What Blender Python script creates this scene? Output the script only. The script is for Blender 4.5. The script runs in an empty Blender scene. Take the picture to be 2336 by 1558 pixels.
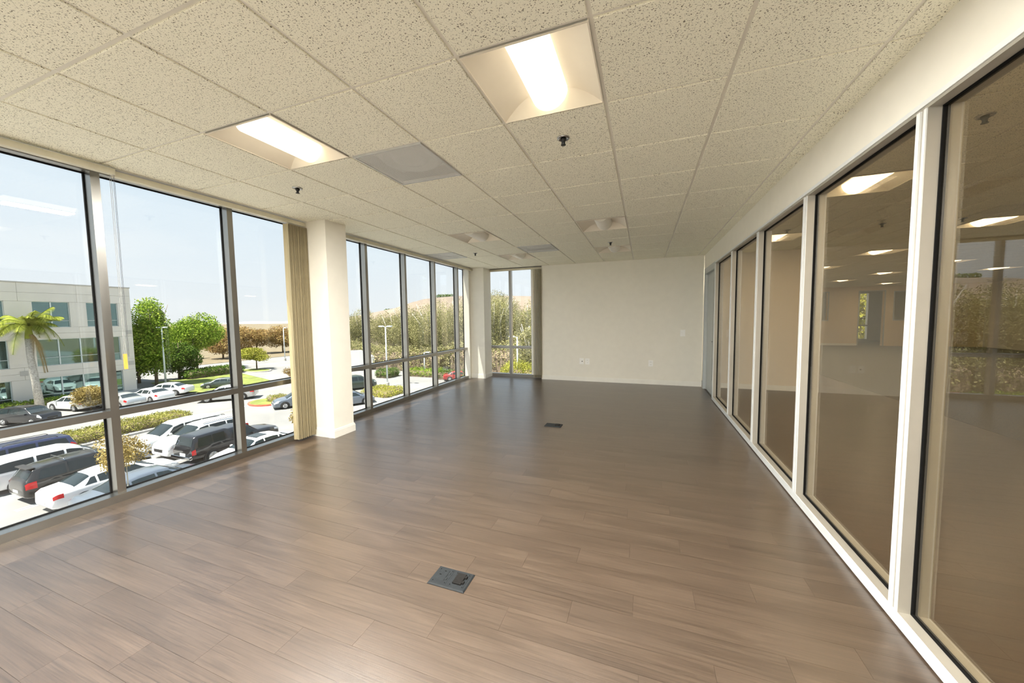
import bpy, bmesh, math, random
import numpy as np
from mathutils import Vector, Matrix

random.seed(7)
SC = bpy.context.scene
COL = SC.collection
PI = math.pi

# ------------------------------------------------------------------ camera
CAM_H = 1.460
YAW, PITCH, ROLL = -0.3535, -0.0659, -0.0130
fw = Vector((math.sin(YAW) * math.cos(PITCH), math.cos(YAW) * math.cos(PITCH), math.sin(PITCH)))
rt = Vector((math.cos(YAW), -math.sin(YAW), 0.0))
up = rt.cross(fw)
rt2 = rt * math.cos(ROLL) + up * math.sin(ROLL)
up2 = -rt * math.sin(ROLL) + up * math.cos(ROLL)
cam_data = bpy.data.cameras.new('camera')
cam_data.sensor_fit = 'HORIZONTAL'
cam_data.sensor_width = 36.0
cam_data.lens = 36.0 * 814.82 / 2336.0
cam_data.clip_start = 0.02
cam_data.clip_end = 4000.0
cam = bpy.data.objects.new('camera', cam_data)
COL.objects.link(cam)
m = Matrix((rt2, up2, -fw)).transposed().to_4x4()
m.translation = Vector((0.0, 0.0, CAM_H))
cam.matrix_world = m
SC.camera = cam

# ------------------------------------------------------------------ world / sun / exposure
SC.view_settings.view_transform = 'Standard'
SC.view_settings.look = 'None'
SC.view_settings.gamma = 1.0
SC.view_settings.use_curve_mapping = False
SC.view_settings.exposure = 0.45
SKY_STRENGTH = 0.87
SUN_STRENGTH = 11.5
LENS_EMIT = 1.7
OFFICE_EMIT = 2.6
ROOM_LAMP_W = 70.0
REAR_FILL_W = 150.0  # added fill fixtures behind the camera, stronger than the visible ones
OFFICE_LAMP_W = 7.5

world = bpy.data.worlds.new('sky')
SC.world = world
world.use_nodes = True
wn = world.node_tree
wn.nodes.clear()
tc = wn.nodes.new('ShaderNodeTexCoord')
sx = wn.nodes.new('ShaderNodeSeparateXYZ')
rp = wn.nodes.new('ShaderNodeValToRGB')
no = wn.nodes.new('ShaderNodeTexNoise')
no.inputs['Scale'].default_value = 2.2
no.inputs['Detail'].default_value = 4.0
mp = wn.nodes.new('ShaderNodeMapping')
mp.inputs['Scale'].default_value = (1.0, 1.0, 4.0)
mixc = wn.nodes.new('ShaderNodeMixRGB')
mixc.inputs['Color2'].default_value = (0.93, 0.95, 0.97, 1)
nr = wn.nodes.new('ShaderNodeMapRange')
nr.inputs['From Min'].default_value = 0.52
nr.inputs['From Max'].default_value = 0.78
nr.inputs['To Max'].default_value = 0.5
bg = wn.nodes.new('ShaderNodeBackground')
bg.inputs['Strength'].default_value = SKY_STRENGTH
wo = wn.nodes.new('ShaderNodeOutputWorld')
L = wn.links.new
L(tc.outputs['Generated'], sx.inputs[0])
L(sx.outputs['Z'], rp.inputs[0])
cr = rp.color_ramp
cr.elements[0].position = 0.0
cr.elements[0].color = (0.84, 0.87, 0.90, 1)
cr.elements[1].position = 1.0
cr.elements[1].color = (0.42, 0.62, 0.92, 1)
e = cr.elements.new(0.12); e.color = (0.79, 0.86, 0.93, 1)
e = cr.elements.new(0.40); e.color = (0.62, 0.77, 0.92, 1)
L(tc.outputs['Generated'], mp.inputs['Vector'])
L(mp.outputs[0], no.inputs['Vector'])
L(no.outputs[0], nr.inputs['Value'])
L(nr.outputs[0], mixc.inputs['Fac'])
L(rp.outputs[0], mixc.inputs['Color1'])
L(mixc.outputs[0], bg.inputs['Color'])
L(bg.outputs[0], wo.inputs[0])

sun_d = bpy.data.lights.new('sun', 'SUN')
sun_d.energy = SUN_STRENGTH
sun_d.color = (1.0, 0.95, 0.86)
sun_d.angle = math.radians(0.53)
sun = bpy.data.objects.new('sun', sun_d)
COL.objects.link(sun)
sun.rotation_euler = Vector((0.19, 0.42, -1.0)).to_track_quat('-Z', 'Y').to_euler()
sun.location = (-8, -16, 40)

cy = SC.cycles
cy.use_denoising = True
cy.max_bounces = 9
cy.diffuse_bounces = 5
cy.glossy_bounces = 4
cy.transparent_max_bounces = 24
cy.transmission_bounces = 4
cy.sample_clamp_indirect = 6.0
cy.caustics_reflective = True
cy.blur_glossy = 1.0
cy.caustics_refractive = False
cy.use_adaptive_sampling = True
cy.adaptive_threshold = 0.16
cy.adaptive_min_samples = 16
cy.light_sampling_threshold = 0.05
cy.use_light_tree = True

# ------------------------------------------------------------------ materials
MATS = {}

def nt(name):
    mt = bpy.data.materials.new(name)
    mt.use_nodes = True
    t = mt.node_tree
    b = t.nodes['Principled BSDF']
    return mt, t, b

def N(t, kind, **kw):
    n = t.nodes.new(kind)
    for k, v in kw.items():
        if k in n.inputs:
            n.inputs[k].default_value = v
        else:
            setattr(n, k, v)
    return n

def ramp(t, stops):
    n = t.nodes.new('ShaderNodeValToRGB')
    el = n.color_ramp.elements
    el[0].position, el[0].color = stops[0][0], (*stops[0][1], 1)
    el[1].position, el[1].color = stops[-1][0], (*stops[-1][1], 1)
    for p, c in stops[1:-1]:
        e = el.new(p)
        e.color = (*c, 1)
    return n

def simple(name, col, rough=0.5, metal=0.0, vary=0.06, scale=8.0, spec=0.5, bump=0.0, coat=0.0):
    """plain material with a soft procedural noise variation"""
    mt, t, b = nt(name)
    tcn = t.nodes.new('ShaderNodeTexCoord')
    ns = N(t, 'ShaderNodeTexNoise', Scale=scale, Detail=3.0)
    t.links.new(tcn.outputs['Object'], ns.inputs['Vector'])
    lo = tuple(max(0, c * (1 - vary)) for c in col)
    hi = tuple(min(1, c * (1 + vary)) for c in col)
    r = ramp(t, [(0.3, lo), (0.7, hi)])
    t.links.new(ns.outputs[0], r.inputs[0])
    t.links.new(r.outputs[0], b.inputs['Base Color'])
    b.inputs['Roughness'].default_value = rough
    b.inputs['Metallic'].default_value = metal
    b.inputs['Specular IOR Level'].default_value = spec
    b.inputs['Coat Weight'].default_value = coat
    b.inputs['Coat Roughness'].default_value = 0.05
    if bump:
        bp = N(t, 'ShaderNodeBump', Strength=bump, Distance=0.01)
        t.links.new(ns.outputs[0], bp.inputs['Height'])
        t.links.new(bp.outputs[0], b.inputs['Normal'])
    MATS[name] = mt
    return mt

def glass(name, tint, base=0.04, refl=(1, 1, 1)):
    """thin clear pane: straight transmission plus angle-dependent mirror reflection"""
    mt = bpy.data.materials.new(name)
    mt.use_nodes = True
    t = mt.node_tree
    t.nodes.clear()
    g = t.nodes.new('ShaderNodeNewGeometry')
    d = N(t, 'ShaderNodeVectorMath', operation='DOT_PRODUCT')
    a = N(t, 'ShaderNodeMath', operation='ABSOLUTE')
    s = N(t, 'ShaderNodeMath', operation='SUBTRACT'); s.inputs[0].default_value = 1.0
    p = N(t, 'ShaderNodeMath', operation='POWER'); p.inputs[1].default_value = 5.0
    ma = N(t, 'ShaderNodeMath', operation='MULTIPLY_ADD'); ma.inputs[1].default_value = 1.0 - base; ma.inputs[2].default_value = base
    tr = t.nodes.new('ShaderNodeBsdfTransparent'); tr.inputs[0].default_value = (*tint, 1)
    gl = t.nodes.new('ShaderNodeBsdfGlossy'); gl.inputs['Roughness'].default_value = 0.0; gl.inputs[0].default_value = (*refl, 1)
    mx = t.nodes.new('ShaderNodeMixShader')
    o = t.nodes.new('ShaderNodeOutputMaterial')
    k = t.links.new
    k(g.outputs['Normal'], d.inputs[0]); k(g.outputs['Incoming'], d.inputs[1])
    k(d.outputs['Value'], a.inputs[0]); k(a.outputs[0], s.inputs[1]); k(s.outputs[0], p.inputs[0])
    k(p.outputs[0], ma.inputs[0]); k(ma.outputs[0], mx.inputs[0])
    k(tr.outputs[0], mx.inputs[1]); k(gl.outputs[0], mx.inputs[2]); k(mx.outputs[0], o.inputs[0])
    MATS[name] = mt
    return mt

def emissive(name, col, strength):
    mt, t, b = nt(name)
    tcn = t.nodes.new('ShaderNodeTexCoord')
    ns = N(t, 'ShaderNodeTexNoise', Scale=3.0)
    t.links.new(tcn.outputs['Object'], ns.inputs['Vector'])
    r = ramp(t, [(0.2, tuple(c * 0.97 for c in col)), (0.8, col)])
    t.links.new(ns.outputs[0], r.inputs[0])
    t.links.new(r.outputs[0], b.inputs['Emission Color'])
    b.inputs['Emission Strength'].default_value = strength
    b.inputs['Base Color'].default_value = (0.8, 0.8, 0.78, 1)
    MATS[name] = mt
    return mt

def plank_material():
    mt, t, b = nt('wood_plank')
    k = t.links.new
    g = t.nodes.new('ShaderNodeNewGeometry')
    oi = t.nodes.new('ShaderNodeObjectInfo')
    add = N(t, 'ShaderNodeMath', operation='ADD')
    k(oi.outputs['Random'], add.inputs[0]); k(g.outputs['Random Per Island'], add.inputs[1])
    fr = N(t, 'ShaderNodeMath', operation='FRACT'); k(add.outputs[0], fr.inputs[0])
    mul = N(t, 'ShaderNodeMath', operation='MULTIPLY'); mul.inputs[1].default_value = 37.0
    k(fr.outputs[0], mul.inputs[0])
    cmb = t.nodes.new('ShaderNodeCombineXYZ')
    k(mul.outputs[0], cmb.inputs['X']); k(mul.outputs[0], cmb.inputs['Z'])
    va = N(t, 'ShaderNodeVectorMath', operation='ADD')
    k(g.outputs['Position'], va.inputs[0]); k(cmb.outputs[0], va.inputs[1])
    # fine fibres
    m1 = t.nodes.new('ShaderNodeMapping'); m1.inputs['Scale'].default_value = (2.6, 150.0, 1.0)
    n1 = N(t, 'ShaderNodeTexNoise', Scale=1.6, Detail=5.0, Roughness=0.65)
    k(va.outputs[0], m1.inputs[0]); k(m1.outputs[0], n1.inputs['Vector'])
    # broad tone streaks
    m2 = t.nodes.new('ShaderNodeMapping'); m2.inputs['Scale'].default_value = (1.0, 9.0, 1.0)
    n2 = N(t, 'ShaderNodeTexNoise', Scale=1.4, Detail=3.0, Roughness=0.5, Distortion=0.6)
    k(va.outputs[0], m2.inputs[0]); k(m2.outputs[0], n2.inputs['Vector'])
    # cathedral figure
    m3 = t.nodes.new('ShaderNodeMapping'); m3.inputs['Scale'].default_value = (1.1, 10.0, 1.0)
    wv = N(t, 'ShaderNodeTexWave', Scale=1.3, Distortion=9.0, Detail=2.0)
    wv.inputs['Detail Scale'].default_value = 0.6
    wv.wave_type = 'BANDS'
    wv.bands_direction = 'Y'
    k(va.outputs[0], m3.inputs[0]); k(m3.outputs[0], wv.inputs['Vector'])
    wr = ramp(t, [(0.0, (0.45, 0.43, 0.40)), (0.10, (1, 1, 1)), (1.0, (1, 1, 1))])
    k(wv.outputs[0], wr.inputs[0])
    base = ramp(t, [(0.20, (0.058, 0.037, 0.023)), (0.5, (0.084, 0.056, 0.037)), (0.8, (0.110, 0.076, 0.052))])
    k(n2.outputs[0], base.inputs[0])
    fib = ramp(t, [(0.34, (0.62, 0.62, 0.62)), (0.64, (1.12, 1.12, 1.12))])
    k(n1.outputs[0], fib.inputs[0])
    x1 = N(t, 'ShaderNodeMixRGB', blend_type='MULTIPLY'); x1.inputs[0].default_value = 0.85
    k(base.outputs[0], x1.inputs[1]); k(fib.outputs[0], x1.inputs[2])
    x2 = N(t, 'ShaderNodeMixRGB', blend_type='MULTIPLY'); x2.inputs[0].default_value = 0.35
    k(x1.outputs[0], x2.inputs[1]); k(wr.outputs[0], x2.inputs[2])
    hv = t.nodes.new('ShaderNodeHueSaturation')
    mr = N(t, 'ShaderNodeMapRange'); mr.inputs['To Min'].default_value = 0.93; mr.inputs['To Max'].default_value = 1.07
    k(fr.outputs[0], mr.inputs['Value']); k(mr.outputs[0], hv.inputs['Value'])
    k(x2.outputs[0], hv.inputs['Color']); k(hv.outputs[0], b.inputs['Base Color'])
    rr = N(t, 'ShaderNodeMapRange'); rr.inputs['To Min'].default_value = 0.26; rr.inputs['To Max'].default_value = 0.37
    k(n1.outputs[0], rr.inputs['Value']); k(rr.outputs[0], b.inputs['Roughness'])
    b.inputs['Coat Weight'].default_value = 0.25
    b.inputs['Coat Roughness'].default_value = 0.36
    b.inputs['Coat IOR'].default_value = 1.65
    b.inputs['IOR'].default_value = 1.82
    b.inputs['Specular IOR Level'].default_value = 0.6
    bp = N(t, 'ShaderNodeBump', Strength=0.12, Distance=0.004)
    k(n1.outputs[0], bp.inputs['Height']); k(bp.outputs[0], b.inputs['Normal'])
    MATS['plank'] = mt

def tile_material():
    mt, t, b = nt('acoustic_tile')
    k = t.links.new
    g = t.nodes.new('ShaderNodeNewGeometry')
    oi = t.nodes.new('ShaderNodeObjectInfo')
    cmb = t.nodes.new('ShaderNodeCombineXYZ')
    mul = N(t, 'ShaderNodeMath', operation='MULTIPLY'); mul.inputs[1].default_value = 50.0
    k(oi.outputs['Random'], mul.inputs[0]); k(mul.outputs[0], cmb.inputs['Z'])
    va = N(t, 'ShaderNodeVectorMath', operation='ADD')
    k(g.outputs['Position'], va.inputs[0]); k(cmb.outputs[0], va.inputs[1])
    n1 = N(t, 'ShaderNodeTexNoise', Scale=165.0, Detail=1.0, Roughness=0.5, Distortion=0.6)
    k(va.outputs[0], n1.inputs['Vector'])
    r1 = ramp(t, [(0.325, (0.20, 0.18, 0.13)), (0.385, (0.93, 0.905, 0.755))])
    k(n1.outputs[0], r1.inputs[0])
    n2 = N(t, 'ShaderNodeTexNoise', Scale=260.0, Detail=1.0)
    k(va.outputs[0], n2.inputs['Vector'])
    r2 = ramp(t, [(0.28, (0.5, 0.5, 0.5)), (0.34, (1, 1, 1))])
    k(n2.outputs[0], r2.inputs[0])
    x = N(t, 'ShaderNodeMixRGB', blend_type='MULTIPLY'); x.inputs[0].default_value = 0.8
    k(r1.outputs[0], x.inputs[1]); k(r2.outputs[0], x.inputs[2])
    k(x.outputs[0], b.inputs['Base Color'])
    b.inputs['Roughness'].default_value = 0.95
    b.inputs['Specular IOR Level'].default_value = 0.1
    MATS['tile'] = mt

def perforated_material():
    mt, t, b = nt('perforated_metal')
    k = t.links.new
    tcn = t.nodes.new('ShaderNodeTexCoord')
    sc = N(t, 'ShaderNodeVectorMath', operation='SCALE'); sc.inputs['Scale'].default_value = 105.0
    k(tcn.outputs['Object'], sc.inputs[0])
    frn = N(t, 'ShaderNodeVectorMath', operation='FRACTION'); k(sc.outputs[0], frn.inputs[0])
    sub = N(t, 'ShaderNodeVectorMath', operation='SUBTRACT'); sub.inputs[1].default_value = (0.5, 0.5, 0.0)
    k(frn.outputs[0], sub.inputs[0])
    ml = N(t, 'ShaderNodeVectorMath', operation='MULTIPLY'); ml.inputs[1].default_value = (1, 1, 0)
    k(sub.outputs[0], ml.inputs[0])
    ln = N(t, 'ShaderNodeVectorMath', operation='LENGTH'); k(ml.outputs[0], ln.inputs[0])
    lt = N(t, 'ShaderNodeMath', operation='GREATER_THAN'); lt.inputs[1].default_value = 0.33
    k(ln.outputs['Value'], lt.inputs[0])
    k(lt.outputs[0], b.inputs['Alpha'])
    b.inputs['Base Color'].default_value = (0.82, 0.82, 0.78, 1)
    b.inputs['Roughness'].default_value = 0.5
    MATS['perforated'] = mt

def leaf_material(name, dark, mid, light, trans=0.25):
    mt = bpy.data.materials.new(name)
    mt.use_nodes = True
    t = mt.node_tree
    t.nodes.clear()
    k = t.links.new
    g = t.nodes.new('ShaderNodeNewGeometry')
    r = ramp(t, [(0.0, dark), (0.5, mid), (1.0, light)])
    k(g.outputs['Random Per Island'], r.inputs[0])
    tcn = t.nodes.new('ShaderNodeTexCoord')
    n2 = N(t, 'ShaderNodeTexNoise', Scale=0.5, Detail=2.0)
    k(tcn.outputs['Object'], n2.inputs['Vector'])
    mr = N(t, 'ShaderNodeMapRange'); mr.inputs['From Min'].default_value = 0.3; mr.inputs['From Max'].default_value = 0.7
    mr.inputs['To Min'].default_value = 0.75; mr.inputs['To Max'].default_value = 1.25
    k(n2.outputs[0], mr.inputs['Value'])
    hv = t.nodes.new('ShaderNodeHueSaturation')
    k(mr.outputs[0], hv.inputs['Value']); k(r.outputs[0], hv.inputs['Color'])
    d = t.nodes.new('ShaderNodeBsdfDiffuse'); tl = t.nodes.new('ShaderNodeBsdfTranslucent')
    mx = t.nodes.new('ShaderNodeMixShader'); mx.inputs[0].default_value = trans
    o = t.nodes.new('ShaderNodeOutputMaterial')
    k(hv.outputs[0], d.inputs[0]); k(hv.outputs[0], tl.inputs[0])
    k(d.outputs[0], mx.inputs[1]); k(tl.outputs[0], mx.inputs[2]); k(mx.outputs[0], o.inputs[0])
    MATS[name] = mt

plank_material(); tile_material(); perforated_material()
simple('subfloor', (0.05, 0.035, 0.025), 0.8)
simple('wall_paint', (0.85, 0.82, 0.73), 0.75, vary=0.015, spec=0.2)
simple('white_trim', (0.86, 0.84, 0.77), 0.45, vary=0.02)
simple('grid_white', (0.78, 0.75, 0.66), 0.5, vary=0.02)
simple('office_paint', (0.80, 0.66, 0.47), 0.75, vary=0.015, spec=0.2)
simple('slab', (0.45, 0.43, 0.40), 0.9)
simple('window_metal', (0.37, 0.36, 0.335), 0.33, metal=1.0, vary=0.04, scale=3)
simple('gasket', (0.008, 0.008, 0.008), 0.8, spec=0.1)
simple('partition_metal_dim', (0.42, 0.395, 0.34), 0.42, metal=0.35, vary=0.03)  # frame metal with the dimmer, warm-lit look of the jambs in its colour
simple('partition_metal_lit', (0.74, 0.76, 0.75), 0.4, vary=0.03)  # same frame metal, the brighter light on its front put into the colour
glass('window_glass', (0.955, 0.965, 0.955))
glass('partition_glass', (0.92, 0.88, 0.80), 0.085)
simple('reflector_white', (0.82, 0.76, 0.64), 0.5, vary=0.02, spec=0.4)
emissive('lens_lit', (1.0, 0.88, 0.66), LENS_EMIT)
emissive('lens_office', (1.0, 0.85, 0.60), OFFICE_EMIT)
simple('lens_off', (0.86, 0.84, 0.76), 0.35, vary=0.02)
simple('blind_fabric', (0.44, 0.37, 0.22), 0.85, vary=0.05, scale=3)
simple('rail_cream', (0.66, 0.62, 0.48), 0.5)
simple('cord_white', (0.30, 0.30, 0.29), 0.6)
simple('chain_dark', (0.10, 0.10, 0.12), 0.4, metal=0.6)
simple('cord_weight', (0.62, 0.36, 0.06), 0.45)
simple('plate_white', (0.93, 0.92, 0.88), 0.4, vary=0.02)
simple('slot_dark', (0.008, 0.008, 0.008), 0.8, spec=0.05)
simple('box_metal', (0.024, 0.027, 0.029), 0.55, vary=0.12, scale=60, spec=0.15)
simple('box_dark', (0.016, 0.015, 0.014), 0.55, vary=0.15, scale=60, spec=0.1)
simple('chrome', (0.55, 0.55, 0.55), 0.15, metal=1.0)
simple('black_metal', (0.02, 0.02, 0.02), 0.35, metal=0.5)
simple('door_grey', (0.50, 0.53, 0.52), 0.45, vary=0.03)
simple('duct_grey', (0.60, 0.61, 0.59), 0.6)
simple('carpet', (0.22, 0.21, 0.19), 0.95, vary=0.25, scale=90, bump=0.5)
# outdoors
simple('asphalt', (0.225, 0.22, 0.21), 0.9, vary=0.14, scale=0.25, bump=0.05)
simple('paint_white', (0.78, 0.78, 0.76), 0.7, vary=0.1, scale=3)
simple('kerb_concrete', (0.44, 0.42, 0.39), 0.85, vary=0.1, scale=2)
simple('kerb_red', (0.55, 0.12, 0.07), 0.7, vary=0.15, scale=3)
simple('lawn_green', (0.17, 0.20, 0.04), 0.95, vary=0.35, scale=1.2, bump=0.4)
simple('dirt', (0.17, 0.135, 0.08), 0.95, vary=0.2, scale=1.0)
simple('panel_concrete', (0.72, 0.67, 0.60), 0.8, vary=0.04, scale=0.6)
simple('panel_dark', (0.50, 0.47, 0.43), 0.8, vary=0.04, scale=0.6)
simple('bldg_frame', (0.62, 0.68, 0.67), 0.4, metal=0.3)
simple('bldg_glass', (0.16, 0.24, 0.23), 0.03, metal=0.85, vary=0.1, scale=0.4)
simple('pole_paint', (0.66, 0.70, 0.72), 0.5, vary=0.04)
simple('bark_brown', (0.20, 0.15, 0.10), 0.9, vary=0.3, scale=6)
simple('bark_pale', (0.44, 0.41, 0.35), 0.85, vary=0.25, scale=4)
simple('palm_trunk', (0.46, 0.43, 0.38), 0.9, vary=0.3, scale=9, bump=0.5)
simple('hill_brown', (0.19, 0.15, 0.115), 1.0, vary=0.25, scale=0.02)
simple('hill_haze', (0.30, 0.33, 0.37), 1.0, vary=0.15, scale=0.02)  # grey-blue distance haze is mixed into this colour
leaf_material('leaf_green', (0.070, 0.139, 0.016), (0.209, 0.321, 0.042), (0.446, 0.530, 0.084))
leaf_material('leaf_deep', (0.035, 0.070, 0.016), (0.084, 0.153, 0.028), (0.195, 0.279, 0.056))
leaf_material('leaf_yellow', (0.19, 0.22, 0.03), (0.36, 0.36, 0.06), (0.50, 0.46, 0.11))
leaf_material('leaf_hedge', (0.148, 0.172, 0.033), (0.295, 0.295, 0.074), (0.451, 0.410, 0.148))
leaf_material('leaf_euc', (0.17, 0.18, 0.075), (0.29, 0.28, 0.125), (0.43, 0.385, 0.20))
leaf_material('leaf_brown', (0.223, 0.153, 0.070), (0.390, 0.251, 0.112), (0.474, 0.390, 0.139))
leaf_material('leaf_gold', (0.213, 0.164, 0.049), (0.361, 0.271, 0.090), (0.508, 0.410, 0.180))
leaf_material('leaf_palm', (0.14, 0.18, 0.03), (0.27, 0.31, 0.05), (0.42, 0.42, 0.10))
leaf_material('leaf_dry', (0.328, 0.238, 0.107), (0.426, 0.312, 0.148), (0.508, 0.394, 0.205))
for nm, c, mtl in (('white', (0.80, 0.80, 0.79), 0), ('silver', (0.52, 0.53, 0.53), 0.5), ('charcoal', (0.022, 0.022, 0.021), 0.3),
                   ('black', (0.014, 0.014, 0.016), 0.2), ('blue', (0.05, 0.06, 0.13), 0.5), ('slate', (0.17, 0.20, 0.24), 0.5),
                   ('red', (0.30, 0.03, 0.025), 0.2), ('pearl', (0.68, 0.68, 0.66), 0.2), ('green', (0.05, 0.07, 0.06), 0.3)):
    simple('paint_' + nm, c, 0.28, metal=mtl, vary=0.02, coat=0.8)
simple('car_glass', (0.018, 0.026, 0.028), 0.06, vary=0.1, spec=0.5)
simple('tyre', (0.02, 0.02, 0.02), 0.85)
simple('rim', (0.50, 0.50, 0.50), 0.3, metal=0.8)
simple('tail_red', (0.62, 0.02, 0.02), 0.2)
simple('lamp_clear', (0.66, 0.68, 0.70), 0.15, metal=0.3)
simple('lamp_amber', (0.75, 0.28, 0.03), 0.2)
simple('plastic_black', (0.025, 0.025, 0.025), 0.6)
simple('plate_car', (0.70, 0.70, 0.68), 0.4)

# ------------------------------------------------------------------ mesh helpers
class MB:
    def __init__(s):
        s.v = []; s.f = []

    def add(s, vs, fs):
        o = len(s.v)
        s.v += [tuple(p) for p in vs]
        s.f += [tuple(i + o for i in f) for f in fs]
        return s

    def box(s, x0, x1, y0, y1, z0, z1):
        return s.add([(x0, y0, z0), (x1, y0, z0), (x1, y1, z0), (x0, y1, z0), (x0, y0, z1), (x1, y0, z1), (x1, y1, z1), (x0, y1, z1)],
                     [(0, 3, 2, 1), (4, 5, 6, 7), (0, 1, 5, 4), (1, 2, 6, 5), (2, 3, 7, 6), (3, 0, 4, 7)])

    def cbox(s, x0, x1, y0, y1, z0, z1, c):
        """box whose upper edges are chamfered by c"""
        return s.add([(x0, y0, z0), (x1, y0, z0), (x1, y1, z0), (x0, y1, z0),
                      (x0, y0, z1 - c), (x1, y0, z1 - c), (x1, y1, z1 - c), (x0, y1, z1 - c),
                      (x0 + c, y0 + c, z1), (x1 - c, y0 + c, z1), (x1 - c, y1 - c, z1), (x0 + c, y1 - c, z1)],
                     [(0, 3, 2, 1), (8, 9, 10, 11), (0, 1, 5, 4), (1, 2, 6, 5), (2, 3, 7, 6), (3, 0, 4, 7),
                      (4, 5, 9, 8), (5, 6, 10, 9), (6, 7, 11, 10), (7, 4, 8, 11)])

    def quad(s, *p):
        return s.add(p, [tuple(range(len(p)))])

    def tube(s, pts, r, seg=8, caps=True):
        pts = [Vector(p) for p in pts]
        rs = r if isinstance(r, (list, tuple)) else [r] * len(pts)
        rings = []
        for i, p in enumerate(pts):
            d = (pts[min(i + 1, len(pts) - 1)] - pts[max(i - 1, 0)]).normalized()
            a = d.orthogonal().normalized() if abs(d.z) < 0.95 else Vector((1, 0, 0)).cross(d).normalized()
            b = d.cross(a)
            rings.append([p + (a * math.cos(2 * PI * j / seg) + b * math.sin(2 * PI * j / seg)) * rs[i] for j in range(seg)])
        vs = [q for rg in rings for q in rg]
        fs = []
        for i in range(len(pts) - 1):
            for j in range(seg):
                k = (j + 1) % seg
                fs.append((i * seg + j, i * seg + k, (i + 1) * seg + k, (i + 1) * seg + j))
        if caps:
            fs.append(tuple(range(seg - 1, -1, -1)))
            fs.append(tuple((len(pts) - 1) * seg + j for j in range(seg)))
        return s.add(vs, fs)

    def lathe(s, prof, seg=20, c=(0, 0, 0), axis='z'):
        vs, fs = [], []
        for (r, h) in prof:
            for j in range(seg):
                a = 2 * PI * j / seg
                p = (r * math.cos(a), r * math.sin(a), h)
                if axis == 'x':
                    p = (p[2], p[0], p[1])
                elif axis == 'y':
                    p = (p[0], p[2], p[1])
                vs.append((p[0] + c[0], p[1] + c[1], p[2] + c[2]))
        n = len(prof)
        for i in range(n - 1):
            for j in range(seg):
                k = (j + 1) % seg
                fs.append((i * seg + j, i * seg + k, (i + 1) * seg + k, (i + 1) * seg + j))
        fs.append(tuple(range(seg - 1, -1, -1)))
        fs.append(tuple((n - 1) * seg + j for j in range(seg)))
        return s.add(vs, fs)

    def mesh(s, name, mat, smooth=False):
        me = bpy.data.meshes.new(name)
        me.from_pydata(s.v, [], s.f)
        me.materials.append(MATS[mat])
        if smooth:
            me.polygons.foreach_set('use_smooth', [True] * len(me.polygons))
        me.update()
        return me

    def build(s, name, mat, parent=None, smooth=False, loc=None):
        return link(name, s.mesh(name, mat, smooth), parent, loc)

def link(name, me, parent=None, loc=None):
    o = bpy.data.objects.new(name, me)
    COL.objects.link(o)
    if parent is not None:
        o.parent = parent
    if loc is not None:
        o.location = loc
    return o

def bevelled(o, w, seg=2):
    bv = o.modifiers.new('bevel', 'BEVEL')
    bv.width = w
    bv.segments = seg
    bv.limit_method = 'ANGLE'
    return o

def tag(o, label=None, cat=None, group=None, kind=None):
    if label: o['label'] = label
    if cat: o['category'] = cat
    if group: o['group'] = group
    if kind: o['kind'] = kind
    return o

def thing(name, label, cat, loc=(0, 0, 0), rz=0.0, group=None, kind=None):
    o = bpy.data.objects.new(name, None)
    o.empty_display_size = 0.1
    COL.objects.link(o)
    o.location = loc
    o.rotation_euler = (0, 0, rz)
    return tag(o, label, cat, group, kind)

def struct(o, label=None):
    o['kind'] = 'structure'
    if label: o['label'] = label
    return o

def copy_tree(o, parent=None):
    c = o.copy()
    COL.objects.link(c)
    c.parent = parent
    for ch in o.children:
        copy_tree(ch, c)
    return c

# ================================================================== THE ROOM
CEIL = 2.663
T = 0.61
GX = lambda i: (-5.3641 + 1.0025 * i) * T
GY = lambda j: (1.5302 + j) * T
XW, XP, XPO = -4.02, 1.125, 1.24          # window mullion face, partition face, partition far face
YF, YB = 8.15, -2.74                      # far wall, back wall
XO1, YO1 = 13.2, 20.6                     # office beyond the partition

# ---- floor with its planks
fl = MB().box(-4.14, XP + 0.01, -3.0, 8.46, -0.30, -0.004).build('floor', 'subfloor')
struct(fl, 'wood look plank floor of the empty office')
PW, PL = 0.1455, 0.9144
plank_meshes = {}
rest = MB()

def plank_geo(b, x0, x1, y0, y1):
    g = 0.0004
    b.box(x0 + g, x1 - g, y0 + g, y1 - g, -0.0045, 0.0)

row0 = -25
for k in range(row0, 60):
    y0 = 0.726 + PW * k
    y1 = y0 + PW
    if y1 < YB:
        continue
    y0c, y1c = max(y0, YB), min(y1, 8.45)
    if y0c >= y1c - 0.004:
        continue
    off = (-3.012 + 0.2945 * k)
    n0 = math.floor((-4.06 - off) / PL)
    x = off + n0 * PL
    while x < XP + 0.02:
        xa, xb = max(x, -4.06), min(x + PL, XP + 0.02)
        if xb - xa > 0.01:
            visible = y1 > 0.15 and y0 < 4.65
            if visible:
                key = (round(xa - x, 3), round(xb - x, 3))
                if key not in plank_meshes:
                    b = MB()
                    plank_geo(b, xa - x, xb - x, 0, PW)
                    plank_meshes[key] = b.mesh('plank', 'plank')
                link('plank', plank_meshes[key], fl, (x, y0, 0))
            else:
                plank_geo(rest, xa, xb, y0c, y1c)
        x += PL
tag(rest.build('far_planks', 'plank', fl), kind='stuff')
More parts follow.
